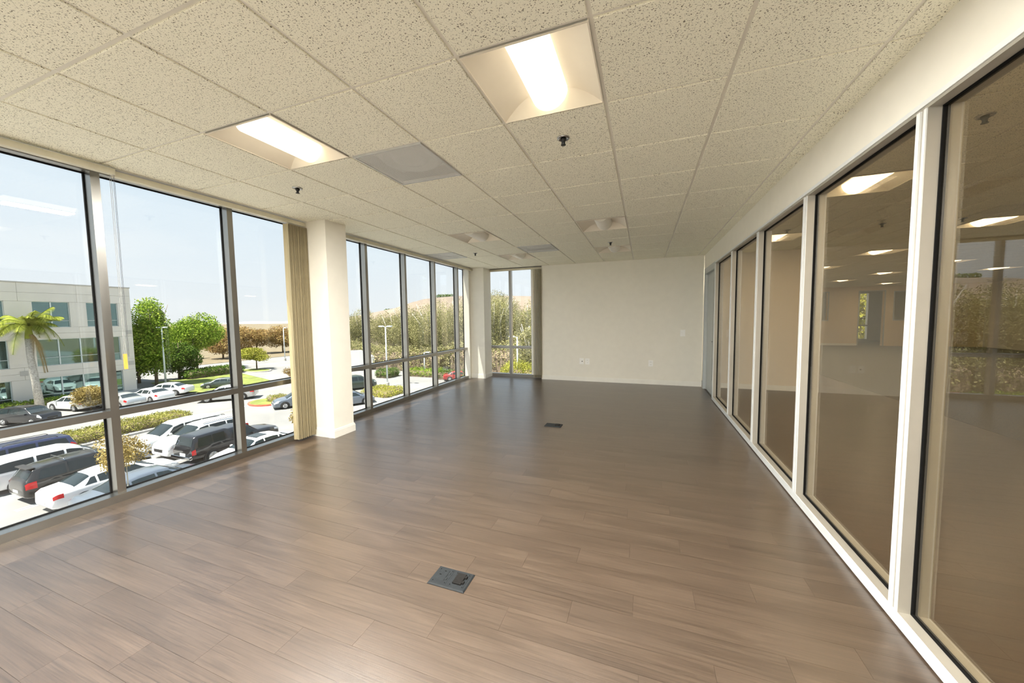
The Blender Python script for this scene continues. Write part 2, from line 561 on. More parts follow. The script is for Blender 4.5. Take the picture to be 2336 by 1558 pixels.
# office floor beyond the glass: planks near the partition, carpet past x = 4
rest = MB()
for k in range(-25, 136):
    y0 = 0.726 + PW * k
    if y0 < YB or y0 + PW > YO1:
        continue
    x = -3.012 + 0.2945 * k
    x += math.ceil((XPO - PL - x) / PL) * PL
    while x < 4.0:
        xa, xb = max(x, XP + 0.03), min(x + PL, 4.0)
        if xb - xa > 0.01:
            plank_geo(rest, xa, xb, y0, y0 + PW)
        x += PL
fo = MB().box(XP + 0.01, 4.0, YB - 0.2, YO1, -0.30, -0.0042).build('floor', 'subfloor')
struct(fo, 'plank floor strip beyond the glass partition')
tag(rest.build('office_planks', 'plank', fo), kind='stuff')
struct(MB().box(4.0, XO1 + 0.2, YB - 0.2, 24.1, -0.30, 0.002).build('floor', 'carpet'), 'grey carpet of the office beyond the glass')

# ---- ceiling: slab, grid and acoustic tiles
ce = MB().box(-4.125, XP + 0.06, -3.0, 8.46, 2.80, 3.15).build('ceiling', 'slab')
struct(ce, 'suspended ceiling of speckled acoustic tiles in a white grid')
REV = 0.010      # half the reveal between two tiles
LIGHTS = [(4, 1, True), (1, 1, True), (4, 6, False), (4, 9, False), (1, 6, False), (1, 9, False), (4, -3, True), (1, -3, True)]
VENTS = [(2, 2), (2, 8), (-1, 8)]
taken = {(a, b) for a, b, _ in LIGHTS} | set(VENTS)
tile_meshes = {}

def tile(x0, x1, y0, y1, parent, b=None):
    a0, a1, b0, b1 = x0 + REV, x1 - REV, y0 + REV, y1 - REV
    if a1 - a0 < 0.02 or b1 - b0 < 0.02:
        return
    def geo(mb, X0, X1, Y0, Y1, z):
        c = 0.0025
        h = 0.022
        mb.add([(X0, Y0, z + h), (X1, Y0, z + h), (X1, Y1, z + h), (X0, Y1, z + h),
                (X0, Y0, z + c), (X1, Y0, z + c), (X1, Y1, z + c), (X0, Y1, z + c),
                (X0 + c, Y0 + c, z), (X1 - c, Y0 + c, z), (X1 - c, Y1 - c, z), (X0 + c, Y1 - c, z)],
               [(0, 1, 2, 3), (11, 10, 9, 8), (4, 5, 1, 0), (5, 6, 2, 1), (6, 7, 3, 2), (7, 4, 0, 3),
                (8, 9, 5, 4), (9, 10, 6, 5), (10, 11, 7, 6), (11, 8, 4, 7)])
    if b is not None:
        geo(b, a0, a1, b0, b1, CEIL)
        return
    key = (round(a1 - a0, 3), round(b1 - b0, 3))
    if key not in tile_meshes:
        q = MB(); geo(q, 0, a1 - a0, 0, b1 - b0, 0)
        tile_meshes[key] = q.mesh('ceiling_tile', 'tile')
    link('ceiling_tile', tile_meshes[key], parent, (a0, b0, CEIL))

XCL, XCR = GX(-1), 1.165
hidden = MB()
for i in range(-1, 8):
    for j in range(-6, 12):
        if (i, j) in taken:
            continue
        tile(max(GX(i), XCL), min(GX(i + 1), XCR), GY(j), min(GY(j + 1), YF), ce, hidden if j < -1 else None)
tag(hidden.build('rear_tiles', 'tile', ce), kind='stuff')
ZG = CEIL + 0.008
for i in range(0, 8):
    MB().box(GX(i) - 0.012, GX(i) + 0.012, YB, YF, ZG, ZG + 0.02).build('grid_runner', 'grid_white', ce)
for j in range(-6, 12):
    MB().box(XCL, XCR, GY(j) - 0.012, GY(j) + 0.012, ZG + 0.0006, ZG + 0.0206).build('cross_tee', 'grid_white', ce)
MB().box(XCL - 0.014, XCL + 0.008, YB, 7.84, CEIL - 0.003, CEIL + 0.03).build('edge_angle', 'grid_white', ce)
MB().box(XCR - 0.016, XCR + 0.012, YB, YF, ZG - 0.003, ZG + 0.02).build('edge_angle', 'grid_white', ce)
MB().box(-3.6, XCR, YF - 0.016, YF + 0.01, ZG - 0.003, ZG + 0.02).build('edge_angle', 'grid_white', ce)

# office ceiling
OX0, OY0 = 1.65, 4.07
co = MB().box(XP + 0.06, XO1 + 0.2, YB - 0.2, 24.1, 2.80, 3.15).build('ceiling', 'slab')
struct(co, 'tiled ceiling of the office beyond the glass')
OL = [(0, -4), (0, 0), (0, 4), (4, -4), (4, 0), (4, 4), (4, 8), (4, 12), (4, 16), (4, 20), (8, 4), (8, 8), (8, 12), (8, 16), (8, 20), (12, 12), (12, 16), (12, 20), (12, 24)]
hidden = MB()
for i in range(-1, 19):
    for j in range(-11, 28):
        if (i, j) in OL:
            continue
        x0, x1 = max(OX0 + i * T, XPO), min(OX0 + (i + 1) * T, XO1)
        if x1 <= 3.1 and OY0 + j * T > YF: continue
        near = i < 7 and -4 <= j < 12
        tile(x0, x1, max(OY0 + j * T, YB), min(OY0 + (j + 1) * T, YO1), co, None if near else hidden)
tag(hidden.build('far_tiles', 'tile', co), kind='stuff')
for i in range(0, 19):
    MB().box(OX0 + i * T - 0.012, OX0 + i * T + 0.012, YB, YO1, ZG, ZG + 0.02).build('grid_runner', 'grid_white', co)
for j in range(-11, 28):
    MB().box(XPO, XO1, OY0 + j * T - 0.012, OY0 + j * T + 0.012, ZG + 0.0006, ZG + 0.0206).build('cross_tee', 'grid_white', co)

# ---- walls
wf = MB()
wf.box(-2.25, XP, YF, YF + 0.2, 0, CEIL + 0.14)
wf = struct(wf.build('wall_far', 'wall_paint'), 'cream painted far wall with outlets')
struct(MB().box(XP + 0.115, 3.0, YF, YF + 0.2, 0, CEIL + 0.14).build('wall_far', 'office_paint'), 'tan wall seen through the glass partition')
struct(MB().box(-4.14, 14.0, YB - 0.2, YB, 0, CEIL + 0.14).build('wall_back', 'wall_paint'))
wr = struct(MB().box(XP + 0.012, XPO - 0.012, YB, YF, 2.368, CEIL + 0.14).build('wall_right', 'wall_paint'), 'cream bulkhead above the glass partition')
struct(MB().box(XO1, XO1 + 0.2, YB, 24.0, 0, CEIL + 0.14).build('wall_office', 'wall_paint'))
# wall stub at the far end of the partition
struct(MB().box(XP + 0.012, XPO - 0.012, 8.03, YF, 0, 2.368).build('wall_right', 'wall_paint'), 'narrow wall strip between door frame and far corner')

def baseboard(name, x0, x1, y0, y1, label=None, parent=None):
    b = MB()
    b.box(x0, x1, y0, y1, 0.0, 0.080)
    cx, cyy = 0.004, 0.004
    if abs(x1 - x0) < abs(y1 - y0): b.box(x0 + 0.003, x1 - 0.003, y0, y1, 0.080, 0.097)
    else: b.box(x0, x1, y0 + 0.003, y1 - 0.003, 0.080, 0.097)
    o = b.build(name, 'white_trim', parent)
    if parent is None: struct(o, label)
    return o
baseboard('baseboard_far', -2.262, XP + 0.0, YF - 0.014, YF, 'white baseboard along the far wall')
baseboard('baseboard_office', XPO, 3.0, YF - 0.014, YF, 'white baseboard beyond the glass partition')

# ---- columns
def column(x0, x1, y0, y1, label):
    c = MB().box(x0, x1, y0, y1, 0, CEIL + 0.02).build('column', 'wall_paint')
    struct(c, label)
    b = MB()
    for (t, z0, z1) in ((0.014, 0, 0.085), (0.010, 0.085, 0.100), (0.005, 0.100, 0.108)):
        b.box(x0 - t, x1 + t, y0 - t, y0, z0, z1)
        b.box(x1, x1 + t, y0, y1 + t, z0, z1)
        b.box(x0 - t, x1, y1, y1 + t, z0, z1)
    b.build('baseboard', 'white_trim', c)
column(-3.965, -3.585, 3.315, 3.63, 'white square column between the two window runs')
column(-3.955, -3.60, 7.85, 8.26, 'white square column in the far window corner')
# return wall between the side windows and the corner
struct(MB().box(-4.12, -3.955, 7.76, 8.46, 0, CEIL + 0.1).build('wall_left', 'wall_paint'), 'narrow cream wall return beside the corner column')

# ---- exterior window runs (along y at x = XW)
XG = -4.112
def window_run(name, y0, y1, mull, label):
    w = struct(thing(name, None, None), label)
    ys = [y0] + mull + [y1]
    MB().box(-4.125, -4.00, y0, y1, 0.0, 0.062).build('sill', 'window_metal', w)
    MB().box(-4.125, XW, y0, y1, 2.632, 2.675).build('head', 'window_metal', w)
    for q in mull:
        o = MB().box(-4.135, XW, q - 0.026, q + 0.026, 0.062, 2.632).build('mullion', 'window_metal', w)
    for a, b in zip(ys[:-1], ys[1:]):
        a2 = a + (0.026 if a in mull else 0)
        b2 = b - (0.026 if b in mull else 0)
        MB().box(-4.135, XW, a2, b2, 0.700, 0.755).build('transom', 'window_metal', w)
        for z0, z1 in ((0.062, 0.700), (0.755, 2.632)):
            MB().box(XG - 0.004, XG + 0.004, a2, b2, z0, z1).build('pane', 'window_glass', w)
            g = MB()
            t, d = 0.007, 0.010
            g.box(XG - d, XG + d, a2, b2, z0, z0 + t); g.box(XG - d, XG + d, a2, b2, z1 - t, z1)
            g.box(XG - d, XG + d, a2, a2 + t, z0 + t, z1 - t); g.box(XG - d, XG + d, b2 - t, b2, z0 + t, z1 - t)
            g.build('gasket', 'gasket', w)
    return w
MY = [1.565 + 0.964 * k for k in range(-4, 7)]
window_run('window_1', YB, 3.50, [q for q in MY if q < 3.3] , 'tall window run before the column with grey metal mullions')
window_run('window_2', 3.50, 7.76, [q for q in MY if 3.6 < q < 7.6], 'tall window run beyond the column with grey metal mullions')
# head beam outside + slab edge cover
struct(MB().box(-4.125, -3.93, YB, 8.46, 2.676, 2.80).build('trim_1', 'slab'))

# end window (along x at the far corner)
def end_window():
    w = struct(thing('window_3', None, None), 'narrow corner window beside the far wall')
    x0, x1, yf, yb = -3.72, -2.25, 8.27, 8.37
    yg = 8.345
    mx = -3.09
    MB().box(x0, x1, yf - 0.015, yb, 0, 0.075).build('sill', 'window_metal', w)
    MB().box(x0, x1, yf, yb, 2.64, 2.70).build('head', 'window_metal', w)
    MB().box(mx - 0.03, mx + 0.03, yf, yb, 0.075, 2.64).build('mullion', 'window_metal', w)
    MB().box(x1 - 0.30, x1, yf, yb, 0.075, 2.64).build('jamb', 'white_trim', w)
    for a, b in ((x0, mx - 0.03), (mx + 0.03, x1 - 0.30)):
        MB().box(a, b, yf, yb, 0.705, 0.765).build('transom', 'window_metal', w)
        for z0, z1 in ((0.075, 0.705), (0.765, 2.64)):
            MB().box(a, b, yg - 0.004, yg + 0.004, z0, z1).build('pane', 'window_glass', w)
end_window()
struct(MB().box(-4.12, -3.70, 8.26, 8.46, 0, CEIL + 0.1).build('wall_corner', 'wall_paint'))
struct(MB().box(-3.72, -2.25, 8.16, 8.46, 2.70, 2.80).build('trim_2', 'wall_paint'))

# ---- glazed partition on the right
PM = [2.126 + 1.190 * k for k in range(-4, 5)]      # mullion centres, the last at 6.886
def partition():
    w = struct(thing('window_4', None, None), 'glazed office partition with pale metal frames and black gaskets')
    y_end = PM[-1] + 0.03
    zb, zt = 0.068, 2.330
    xa, xb = XP, XPO
    xg = 1.182
    s = MB().box(xa, xb, YB, y_end, 0.006, zb)
    s.build('sill_rail', 'partition_metal_dim', w)
    MB().box(xa + 0.006, xb - 0.006, YB, y_end, 0.0, 0.006).build('shadow_gap', 'gasket', w)
    MB().box(xa, xb, YB, y_end, zt, 2.368).build('head_rail', 'partition_metal_dim', w)
    for y in PM:
        b = MB()
        # two frame halves around a shallow reveal line, as seen on the room side
        b.box(xa, xb, y - 0.028, y + 0.028, zb, zt)
        b.build('mullion', 'partition_metal_dim', w)
        for c0, c1, cd in ((0.006, 0.028, 0.007), (-0.028, -0.012, 0.005)):
            MB().box(xa - cd, xa, y + c0, y + c1, zb, zt).build('mullion_cap', 'partition_metal_lit', w)  # thin front skins in the lighter painted-in tone
    b = MB()
    b.box(xa - 0.006, xa, YB, y_end, 0.010, zb - 0.001)
    b.build('sill_lip', 'partition_metal_lit', w)
    b = MB()
    b.box(xa - 0.006, xa, YB, y_end, zt + 0.014, 2.366)
    b.build('head_lip', 'partition_metal_lit', w)
    ys = [YB] + [p for p in PM if p > YB]
    for a, c in zip(ys[:-1], ys[1:]):
        a2, c2 = a + 0.028, c - 0.028
        MB().box(xg - 0.004, xg + 0.004, a2, c2, zb, zt).build('pane', 'partition_glass', w)
        g = MB()
        t, d = 0.006, 0.011
        g.box(xg - d, xg + d, a2, c2, zb, zb + t); g.box(xg - d, xg + d, a2, c2, zt - t, zt)
        g.box(xg - d, xg + d, a2, a2 + t, zb + t, zt - t); g.box(xg - d, xg + d, c2 - t, c2, zb + t, zt - t)
        g.build('gasket', 'gasket', w)
partition()

# ---- door at the far end of the partition
def door():
    d = struct(thing('door_1', None, None), 'grey office door with a narrow vision panel')
    y0, y1 = PM[-1] + 0.03, 8.03
    f = MB()
    f.box(XP - 0.004, XPO, y0, y0 + 0.05, 0, 2.33)
    f.box(XP - 0.004, XPO, y1 - 0.10, y1, 0, 2.33)
    f.box(XP - 0.004, XPO, y0, y1, 2.33, 2.372)
    f.box(XP - 0.004, XPO, y0 + 0.05, y1 - 0.10, 2.26, 2.33)
    f.build('door_frame', 'door_grey', d)
    xl0, xl1 = XP + 0.045, XP + 0.090
    a, b = y0 + 0.053, y1 - 0.103
    ga, gb, gz0, gz1 = a + 0.13, a + 0.27, 0.30, 2.12
    lf = MB()
    lf.box(xl0, xl1, a, ga, 0.008, 2.256); lf.box(xl0, xl1, gb, b, 0.008, 2.256)
    lf.box(xl0, xl1, ga, gb, 0.008, gz0); lf.box(xl0, xl1, ga, gb, gz1, 2.256)
    leaf = lf.build('door_leaf', 'door_grey', d)
    MB().box(xl0 + 0.018, xl1 - 0.018, ga, gb, gz0, gz1).build('pane', 'partition_glass', leaf)
    g = MB()
    g.box(xl0 - 0.006, xl0, ga - 0.015, ga, gz0 - 0.015, gz1 + 0.015); g.box(xl0 - 0.006, xl0, gb, gb + 0.015, gz0 - 0.015, gz1 + 0.015)
    g.box(xl0 - 0.006, xl0, ga, gb, gz0 - 0.015, gz0); g.box(xl0 - 0.006, xl0, ga, gb, gz1, gz1 + 0.015)
    g.build('vision_frame', 'black_metal', leaf)
    h = MB()
    h.lathe([(0.028, -0.012), (0.028, 0.0)], 16, (xl0, a + 0.07, 1.0), 'x')
    h.tube([(xl0 - 0.01, a + 0.07, 1.0), (xl0 - 0.055, a + 0.07, 1.0), (xl0 - 0.058, a + 0.12, 1.0), (xl0 - 0.058, a + 0.18, 1.0)], 0.009, 8)
    h.build('handle', 'chrome', leaf, True)
door()

# ---- office beyond: far wall with doorway and interior windows, room behind it
def office_end():
    w = struct(thing('wall_office_end', None, None), 'tan wall with a doorway at the far end of the office')
    y0, y1 = YO1, YO1 + 0.15
    zt = CEIL + 0.12
    op = [(7.05, 7.97, 1.17, 2.43), (9.12, 9.98, 0.0, 2.43), (10.33, 11.6, 1.17, 2.38)]
    b = MB()
    xs = XPO
    for (a, c, z0, z1) in op:
        b.box(xs, a, y0, y1, 0, zt)
        if z0 > 0: b.box(a, c, y0, y1, 0, z0)
        b.box(a, c, y0, y1, z1, zt)
        xs = c
    b.box(xs, XO1, y0, y1, 0, zt)
    b.build('wall_face', 'office_paint', w)
    for (a, c, z0, z1) in op:
        f = MB()
        f.box(a - 0.04, a, y0 - 0.02, y0, z0 - (0.04 if z0 else 0), z1 + 0.04); f.box(c, c + 0.04, y0 - 0.02, y0, z0 - (0.04 if z0 else 0), z1 + 0.04)
        f.box(a, c, y0 - 0.02, y0, z1, z1 + 0.04)
        if z0: f.box(a, c, y0 - 0.02, y0, z0 - 0.04, z0)
        f.build('opening_frame', 'door_grey', w)
        if z0: MB().box(a, c, y0 + 0.05, y0 + 0.058, z0, z1).build('pane', 'partition_glass', w)
    # outer wall of the room behind, with its window
    w2 = struct(thing('wall_office_outer', None, None))
    b = MB()
    b.box(XPO, 10.15, 23.9, 24.1, 0, zt); b.box(10.95, XO1, 23.9, 24.1, 0, zt)
    b.box(10.15, 10.95, 23.9, 24.1, 2.5, zt); b.box(10.15, 10.95, 23.9, 24.1, 0, 0.12)
    b.build('wall_face', 'door_grey', w2)
    MB().box(10.15, 10.95, 23.9, 24.0, 0.80, 0.86).build('transom', 'window_metal', w2)
    for a, c in ((0.12, 0.80), (0.86, 2.5)):
        MB().box(10.15, 10.95, 23.99, 23.998, a, c).build('pane', 'window_glass', w2)
office_end()
MBo = MB().box(XPO, 3.0, YF + 0.2, YO1, 0, 2.80)
struct(MBo.build('wall_core', 'office_paint'), 'tan wall block behind the far wall')
baseboard('baseboard_end', XPO, 9.08, YO1 - 0.014, YO1)

# ---- recessed lights
def light_fixture(lit, office=False, watt=1.0):
    r = thing('ceiling_light', None, 'ceiling light')
    h = 0.29
    f = MB()
    for (x0, x1, y0, y1) in ((-0.297, 0.297, -0.297, -h), (-0.297, 0.297, h, 0.297), (-0.297, -h, -h, h), (h, 0.297, -h, h)):
        f.box(x0, x1, y0, y1, -0.004, 0.02)
    f.build('frame', 'reflector_white', r)
    n = 8
    xi, yi, D = 0.105, 0.225, 0.085
    def prof(t):      # from the rim (t=0) up to the lens (t=1), concave
        return D * (1 - (1 - t) ** 1.7)
    for sgn in (-1, 1):
        b = MB(); vs = []; fs = []
        for a in range(n + 1):
            t = a / n
            x = h + (xi - h) * t; y = h + (yi - h) * t
            vs += [(sgn * x, -y, prof(t)), (sgn * x, y, prof(t))]
        for a in range(n):
            q = (2 * a, 2 * a + 1, 2 * a + 3, 2 * a + 2)
            fs.append(q if sgn < 0 else q[::-1])
        b.add(vs, fs).build('reflector', 'reflector_white', r, True)
        b = MB(); vs = []; fs = []
        for a in range(n + 1):
            t = a / n
            x = h + (xi - h) * t; y = h + (yi - h) * t
            vs += [(-x, sgn * y, prof(t)), (x, sgn * y, prof(t))]
        for a in range(n):
            q = (2 * a, 2 * a + 1, 2 * a + 3, 2 * a + 2)
            fs.append(q if sgn > 0 else q[::-1])
        b.add(vs, fs).build('end_plate', 'reflector_white', r, True)
    lens = MB(); vs = []; fs = []
    R, yl, seg = 0.104, 0.238, 20
    for y in (-yl, yl):
        for a in range(seg + 1):
            th = PI * a / seg
            vs.append((R * math.cos(th), y, 0.088 - R * math.sin(th)))
    for a in range(seg):
        fs.append((a, a + 1, seg + 2 + a, seg + 1 + a))
    fs.append(tuple(range(seg, -1, -1))); fs.append(tuple(range(seg + 1, 2 * seg + 2)))
    lens.add(vs, fs)
    lens.build('lens', 'lens_office' if office else ('lens_lit' if lit else 'lens_off'), r)
    hs = MB()
    hs.box(-0.295, 0.295, -0.295, 0.295, 0.092, 0.10)
    hs.box(-0.297, -0.292, -0.295, 0.295, 0.0, 0.10); hs.box(0.292, 0.297, -0.295, 0.295, 0.0, 0.10)
    hs.box(-0.292, 0.292, -0.297, -0.292, 0.0, 0.10); hs.box(-0.292, 0.292, 0.292, 0.297, 0.0, 0.10)
    hs.build('housing', 'duct_grey', r)
    if lit:      # the fixture's own light leaves through the bottom of the lens
        ld = bpy.data.lights.new('lens_light', 'AREA')
        ld.shape = 'RECTANGLE'
        ld.size, ld.size_y = 0.17, 0.46
        ld.energy = OFFICE_LAMP_W if office else ROOM_LAMP_W * watt
        ld.color = (1.0, 0.86, 0.64) if office else (1.0, 0.972, 0.915)
        lo = bpy.data.objects.new('lens_light', ld)
        COL.objects.link(lo)
        lo.parent = r
        lo.location = (0, 0, -0.019)
    return r
lit0, off0 = light_fixture(True), light_fixture(False)
LL = {(4, 1): 'large lit ceiling light nearest above the middle of the room',
      (1, 1): 'lit ceiling light next to the perforated vent, over the window side',
      (4, 6): 'larger unlit ceiling light in the row in front of the partition door',
      (4, 9): 'small unlit ceiling light next to the far sprinkler, near the cream wall',
      (1, 6): 'unlit ceiling light above the second window run, nearer of two',
      (1, 9): 'farthest unlit ceiling light above the corner window',
      (4, -3): 'added unseen fill light behind the camera on the partition side',
      (1, -3): 'added unseen fill light behind the camera on the window side'}
first = {True: True, False: True}
for (i, j, lit) in LIGHTS:
    src = lit0 if lit else off0
    if j < 0: o = light_fixture(True, False, REAR_FILL_W / ROOM_LAMP_W)  # unseen pair, added and driven harder to brighten the room
    else:
        o = src if first[lit] else copy_tree(src)
        first[lit] = False
    o.location = (GX(i) + 0.5 * 1.0025 * T, GY(j) + 0.5 * T, CEIL)
    tag(o, LL[(i, j)], None, 'recessed lights in the empty room')
off_o = light_fixture(True, True)
for n_, (i, j) in enumerate(OL):
    o = off_o if n_ == 0 else copy_tree(off_o)
    o.location = (OX0 + (i + 0.5) * T, OY0 + (j + 0.5) * T, CEIL)
    lb = {(0, 0): 'largest lit ceiling light behind the second-nearest glass pane', (0, 4): 'lit ceiling light at the top of the third glass pane',
          (4, 4): 'brightest lit ceiling light behind the nearest glass pane', (4, 8): 'lit office light in the middle of the second-nearest pane, above the doorway',
          (4, 12): 'lit office light cut by the mullion at the second-nearest pane', (8, 12): 'small lit office light at the mullion edge of the nearest pane',
          (8, 16): 'small lit office light above the doorway, nearer of the pair by the mullion', (8, 20): 'small lit office light straight above the far office doorway',
          (12, 16): 'thin lit office light in front of the reflected window', (12, 24): 'lowest small lit office light above the far wall window',
          }.get((i, j), 'lit office ceiling light hidden behind frames or outside the view')
    tag(o, lb, None, 'lit lights of the office behind the glass')

# ---- air diffusers
def vent():
    r = thing('air_vent', None, 'vent')
    f = MB(); h = 0.296
    for (x0, x1, y0, y1) in ((-h, h, -h, -0.282), (-h, h, 0.282, h), (-h, -0.282, -0.282, 0.282), (0.282, h, -0.282, 0.282)):
        f.box(x0, x1, y0, y1, -0.004, 0.02)
    f.build('frame', 'duct_grey', r)
    MB().quad((-0.282, -0.282, 0), (-0.282, 0.282, 0), (0.282, 0.282, 0), (0.282, -0.282, 0)).build('perforated_face', 'perforated', r)
    MB().lathe([(0.285, 0.10), (0.22, 0.045), (0.20, 0.045), (0.17, 0.09), (0.13, 0.05), (0.09, 0.05), (0.05, 0.085), (0.01, 0.085)], 28).build('diffuser_cone', 'duct_grey', r, True)
    MB().box(-0.29, 0.29, -0.29, 0.29, 0.105, 0.115).build('backing', 'duct_grey', r)
    return r
v0 = vent()
VL = ['large square perforated metal air vent beside the lit window light', 'grey perforated air vent between two unlit lights far down the ceiling', 'faint square air panel tucked by the window head far away']
for n_, (i, j) in enumerate(VENTS):
    o = v0 if n_ == 0 else copy_tree(v0)
    o.location = (GX(i) + 0.5 * 1.0025 * T, GY(j) + 0.5 * T, CEIL)
    tag(o, VL[n_], None, 'square ceiling vents')

# ---- sprinklers
def sprinkler():
    r = thing('sprinkler_head', None, 'sprinkler')
    MB().lathe([(0.044, 0.0), (0.042, -0.006), (0.030, -0.010), (0.026, -0.002), (0.010, -0.002)], 20).build('escutcheon', 'chrome', r, True)
    MB().lathe([(0.020, -0.002), (0.018, -0.018), (0.011, -0.026), (0.007, -0.040), (0.006, -0.044)], 14).build('body', 'black_metal', r, True)
    b = MB()
    b.box(-0.012, -0.009, -0.003, 0.003, -0.046, -0.018); b.box(0.009, 0.012, -0.003, 0.003, -0.046, -0.018)
    b.build('yoke', 'black_metal', r)
    MB().lathe([(0.017, -0.044), (0.017, -0.047), (0.004, -0.048)], 14).build('deflector', 'black_metal', r)
    return r
s0 = sprinkler()
SP = [((GX(4.5), GY(2.5)), 'black sprinkler head in the tile beyond the large lit light'), ((GX(0.5), GY(2.5)), 'black sprinkler head between the lit light and the windows'),
      ((GX(4.5), GY(8.45)), 'small sprinkler head in front of the farthest unlit light'), ((GX(0.55), GY(8.4)), 'tiny sprinkler head over the second window run'),
      ((1.955, 3.15), 'sprinkler head seen through the nearest glass pane'), ((3.0, 6.33), 'small sprinkler on the office ceiling behind the second glass pane'),
      ((3.83, 6.40), 'small sprinkler near a lit light behind the nearest glass pane'), ((1.91, 6.25), 'tiny sprinkler behind the third glass pane')]
for n_, (p, lb) in enumerate(SP):
    o = s0 if n_ == 0 else copy_tree(s0)
    o.location = (p[0], p[1], CEIL)
    tag(o, lb, None, 'ceiling sprinklers')

# ---- wall plates on the far wall
def wall_plate(kind, label, x, z):
    r = thing('wall_outlet' if kind != 'switch' else 'light_switch', label, 'outlet' if kind != 'switch' else 'switch', (x, YF, z))
    if kind != 'switch': r['group'] = 'wall plates on the far wall'
    w, h = 0.047, 0.068
    bevelled(MB().box(-w, w, -0.007, 0, -h, h).build('cover_plate', 'plate_white', r), 0.003)
    if kind == 'outlet':
        for s in (-1, 1):
            f = bevelled(MB().box(-0.020, 0.020, -0.0095, -0.006, s * 0.028 - 0.018, s * 0.028 + 0.018).build('socket_face', 'plate_white', r), 0.002)
            for dx in (-0.008, 0.008):
                MB().box(dx - 0.0015, dx + 0.0015, -0.0100, -0.0094, s * 0.028 - 0.004, s * 0.028 + 0.008).build('slot', 'slot_dark', f)
    elif kind == 'data':
        MB().box(0.004, 0.022, -0.0085, -0.006, -0.012, 0.008).build('data_jack', 'slot_dark', r)
        MB().box(-0.024, -0.006, -0.0085, -0.006, -0.012, 0.008).build('blank_insert', 'plate_white', r)
    else:
        bevelled(MB().box(-0.019, 0.019, -0.011, -0.006, -0.036, 0.036).build('rocker', 'plate_white', r), 0.002)
wall_plate('data', 'white data plate with a black jack, beside an outlet on the far wall', -1.32, 0.455)
wall_plate('outlet', 'white outlet next to the data plate on the far wall', -1.19, 0.452)
wall_plate('outlet', 'white outlet alone below the light switch on the far wall', 0.15, 0.452)
wall_plate('switch', 'white light switch near the door on the far wall', 0.76, 1.10)

# ---- floor boxes
def floor_box(label, x0, y0):
    r = thing('floor_outlet_box', label, 'floor outlet', (x0, y0, 0), group='floor outlet boxes')
    W, D = 0.226, 0.142
    MB().cbox(0, W, 0, D, 0, 0.0085, 0.006).build('trim_plate', 'box_metal', r)
    for n_, xa in enumerate((0.014, 0.121)):
        xb, ya, yb = xa + 0.091, 0.016, D - 0.016
        m_ = MB().cbox(xa, xb, ya, yb, 0.0085, 0.0100, 0.001).build('insert_plate', 'box_metal', r)
        c = MB()
        z1 = 0.0125 if n_ == 0 else 0.019
        c.cbox(xa + 0.017, xb - 0.022, ya + 0.018, yb - 0.014, 0.0100, z1, 0.0015)
        c.cbox(xb - 0.022, xb - 0.010, ya + 0.028, ya + 0.046, 0.0100, z1, 0.001)
        c.cbox(xb - 0.022, xb - 0.010, yb - 0.042, yb - 0.024, 0.0100, z1, 0.001)
        c.build('flip_cover', 'box_metal' if n_ == 0 else 'box_dark', r)
        if n_ == 0:
            MB().box(xa + 0.022, xa + 0.034, ya + 0.055, ya + 0.060, 0.0125, 0.0130).build('finger_slot', 'slot_dark', r)
            MB().box(xa + 0.040, xa + 0.050, yb - 0.024, yb - 0.019, 0.0125, 0.0130).build('finger_slot', 'slot_dark', r)
        for sx_, sy_ in ((xa + 0.008, ya + 0.009), (xb - 0.008, ya + 0.009), (xa + 0.008, yb - 0.009), (xb - 0.008, yb - 0.009)):
            MB().lathe([(0.0035, 0.0100), (0.003, 0.0106)], 8, (sx_, sy_, 0)).build('screw', 'slot_dark', r)
floor_box('dark metal floor outlet box in the nearer foreground planks', -1.111, 1.600)
floor_box('small dark floor outlet box in the middle of the room', -1.244, 4.575)

# ---- vertical blinds
def vane_mesh(w, h):
    b = MB(); n = 6
    vs = []; fs = []
    for a in range(n + 1):
        t = a / n
        x = -w / 2 + w * t
        y = 0.006 * math.sin(PI * t)
        for dy in (0, 0.0012):
            vs += [(x, y + dy, 0), (x, y + dy, h)]
    for a in range(n):
        p, q = 4 * a, 4 * (a + 1)
        fs += [(p, q, q + 1, p + 1), (p + 2, p + 3, q + 3, q + 2)]
    fs += [(0, 1, 3, 2), (4 * n, 4 * n + 2, 4 * n + 3, 4 * n + 1)]
    return b.add(vs, fs).mesh('vane', 'blind_fabric')

def blind(label, rail, vanes, ang, grp='vertical blinds'):
    r = thing('vertical_blind', label, 'blind', group=grp)
    bevelled(MB().box(*rail).build('headrail', 'rail_cream', r), 0.004)
    if vanes:
        me = vane_mesh(0.089, rail[4] - 0.015 - 0.030)
        for (x, y) in vanes:
            v = link('vane', me, r, (x, y, 0.030))
            v.rotation_euler.z = ang + random.uniform(-0.05, 0.05)
    return r
ZR0, ZR1 = 2.600, 2.645
b1 = blind('cream blind headrail with hanging cords above the nearest windows', (-3.885, -3.835, YB, 1.61, ZR0, ZR1), [], 0)
for x, y, z0, mt_ in ((-3.862, 1.585, 1.215, 'cord_white'), (-3.858, 1.592, 1.215, 'cord_white')):
    MB().tube([(x, y, ZR0), (x + 0.002, y - 0.002, z0)], 0.0014, 6).build('pull_cord', mt_, b1)
MB().box(-3.866, -3.850, 1.576, 1.594, 1.095, 1.215).build('cord_weight', 'cord_weight', b1)
ch = MB()
for (x, y) in ((-3.850, 1.606), (-3.846, 1.598)):
    ch.tube([(x, y, ZR0), (x, y, 1.19)], 0.0009, 5)
    for q in range(0, 140, 1):
        z = ZR0 - 0.01 * q
        ch.lathe([(0.0006, -0.0023), (0.0022, 0), (0.0006, 0.0023)], 5, (x, y, z))
ch.build('bead_chain', 'chain_dark', b1)
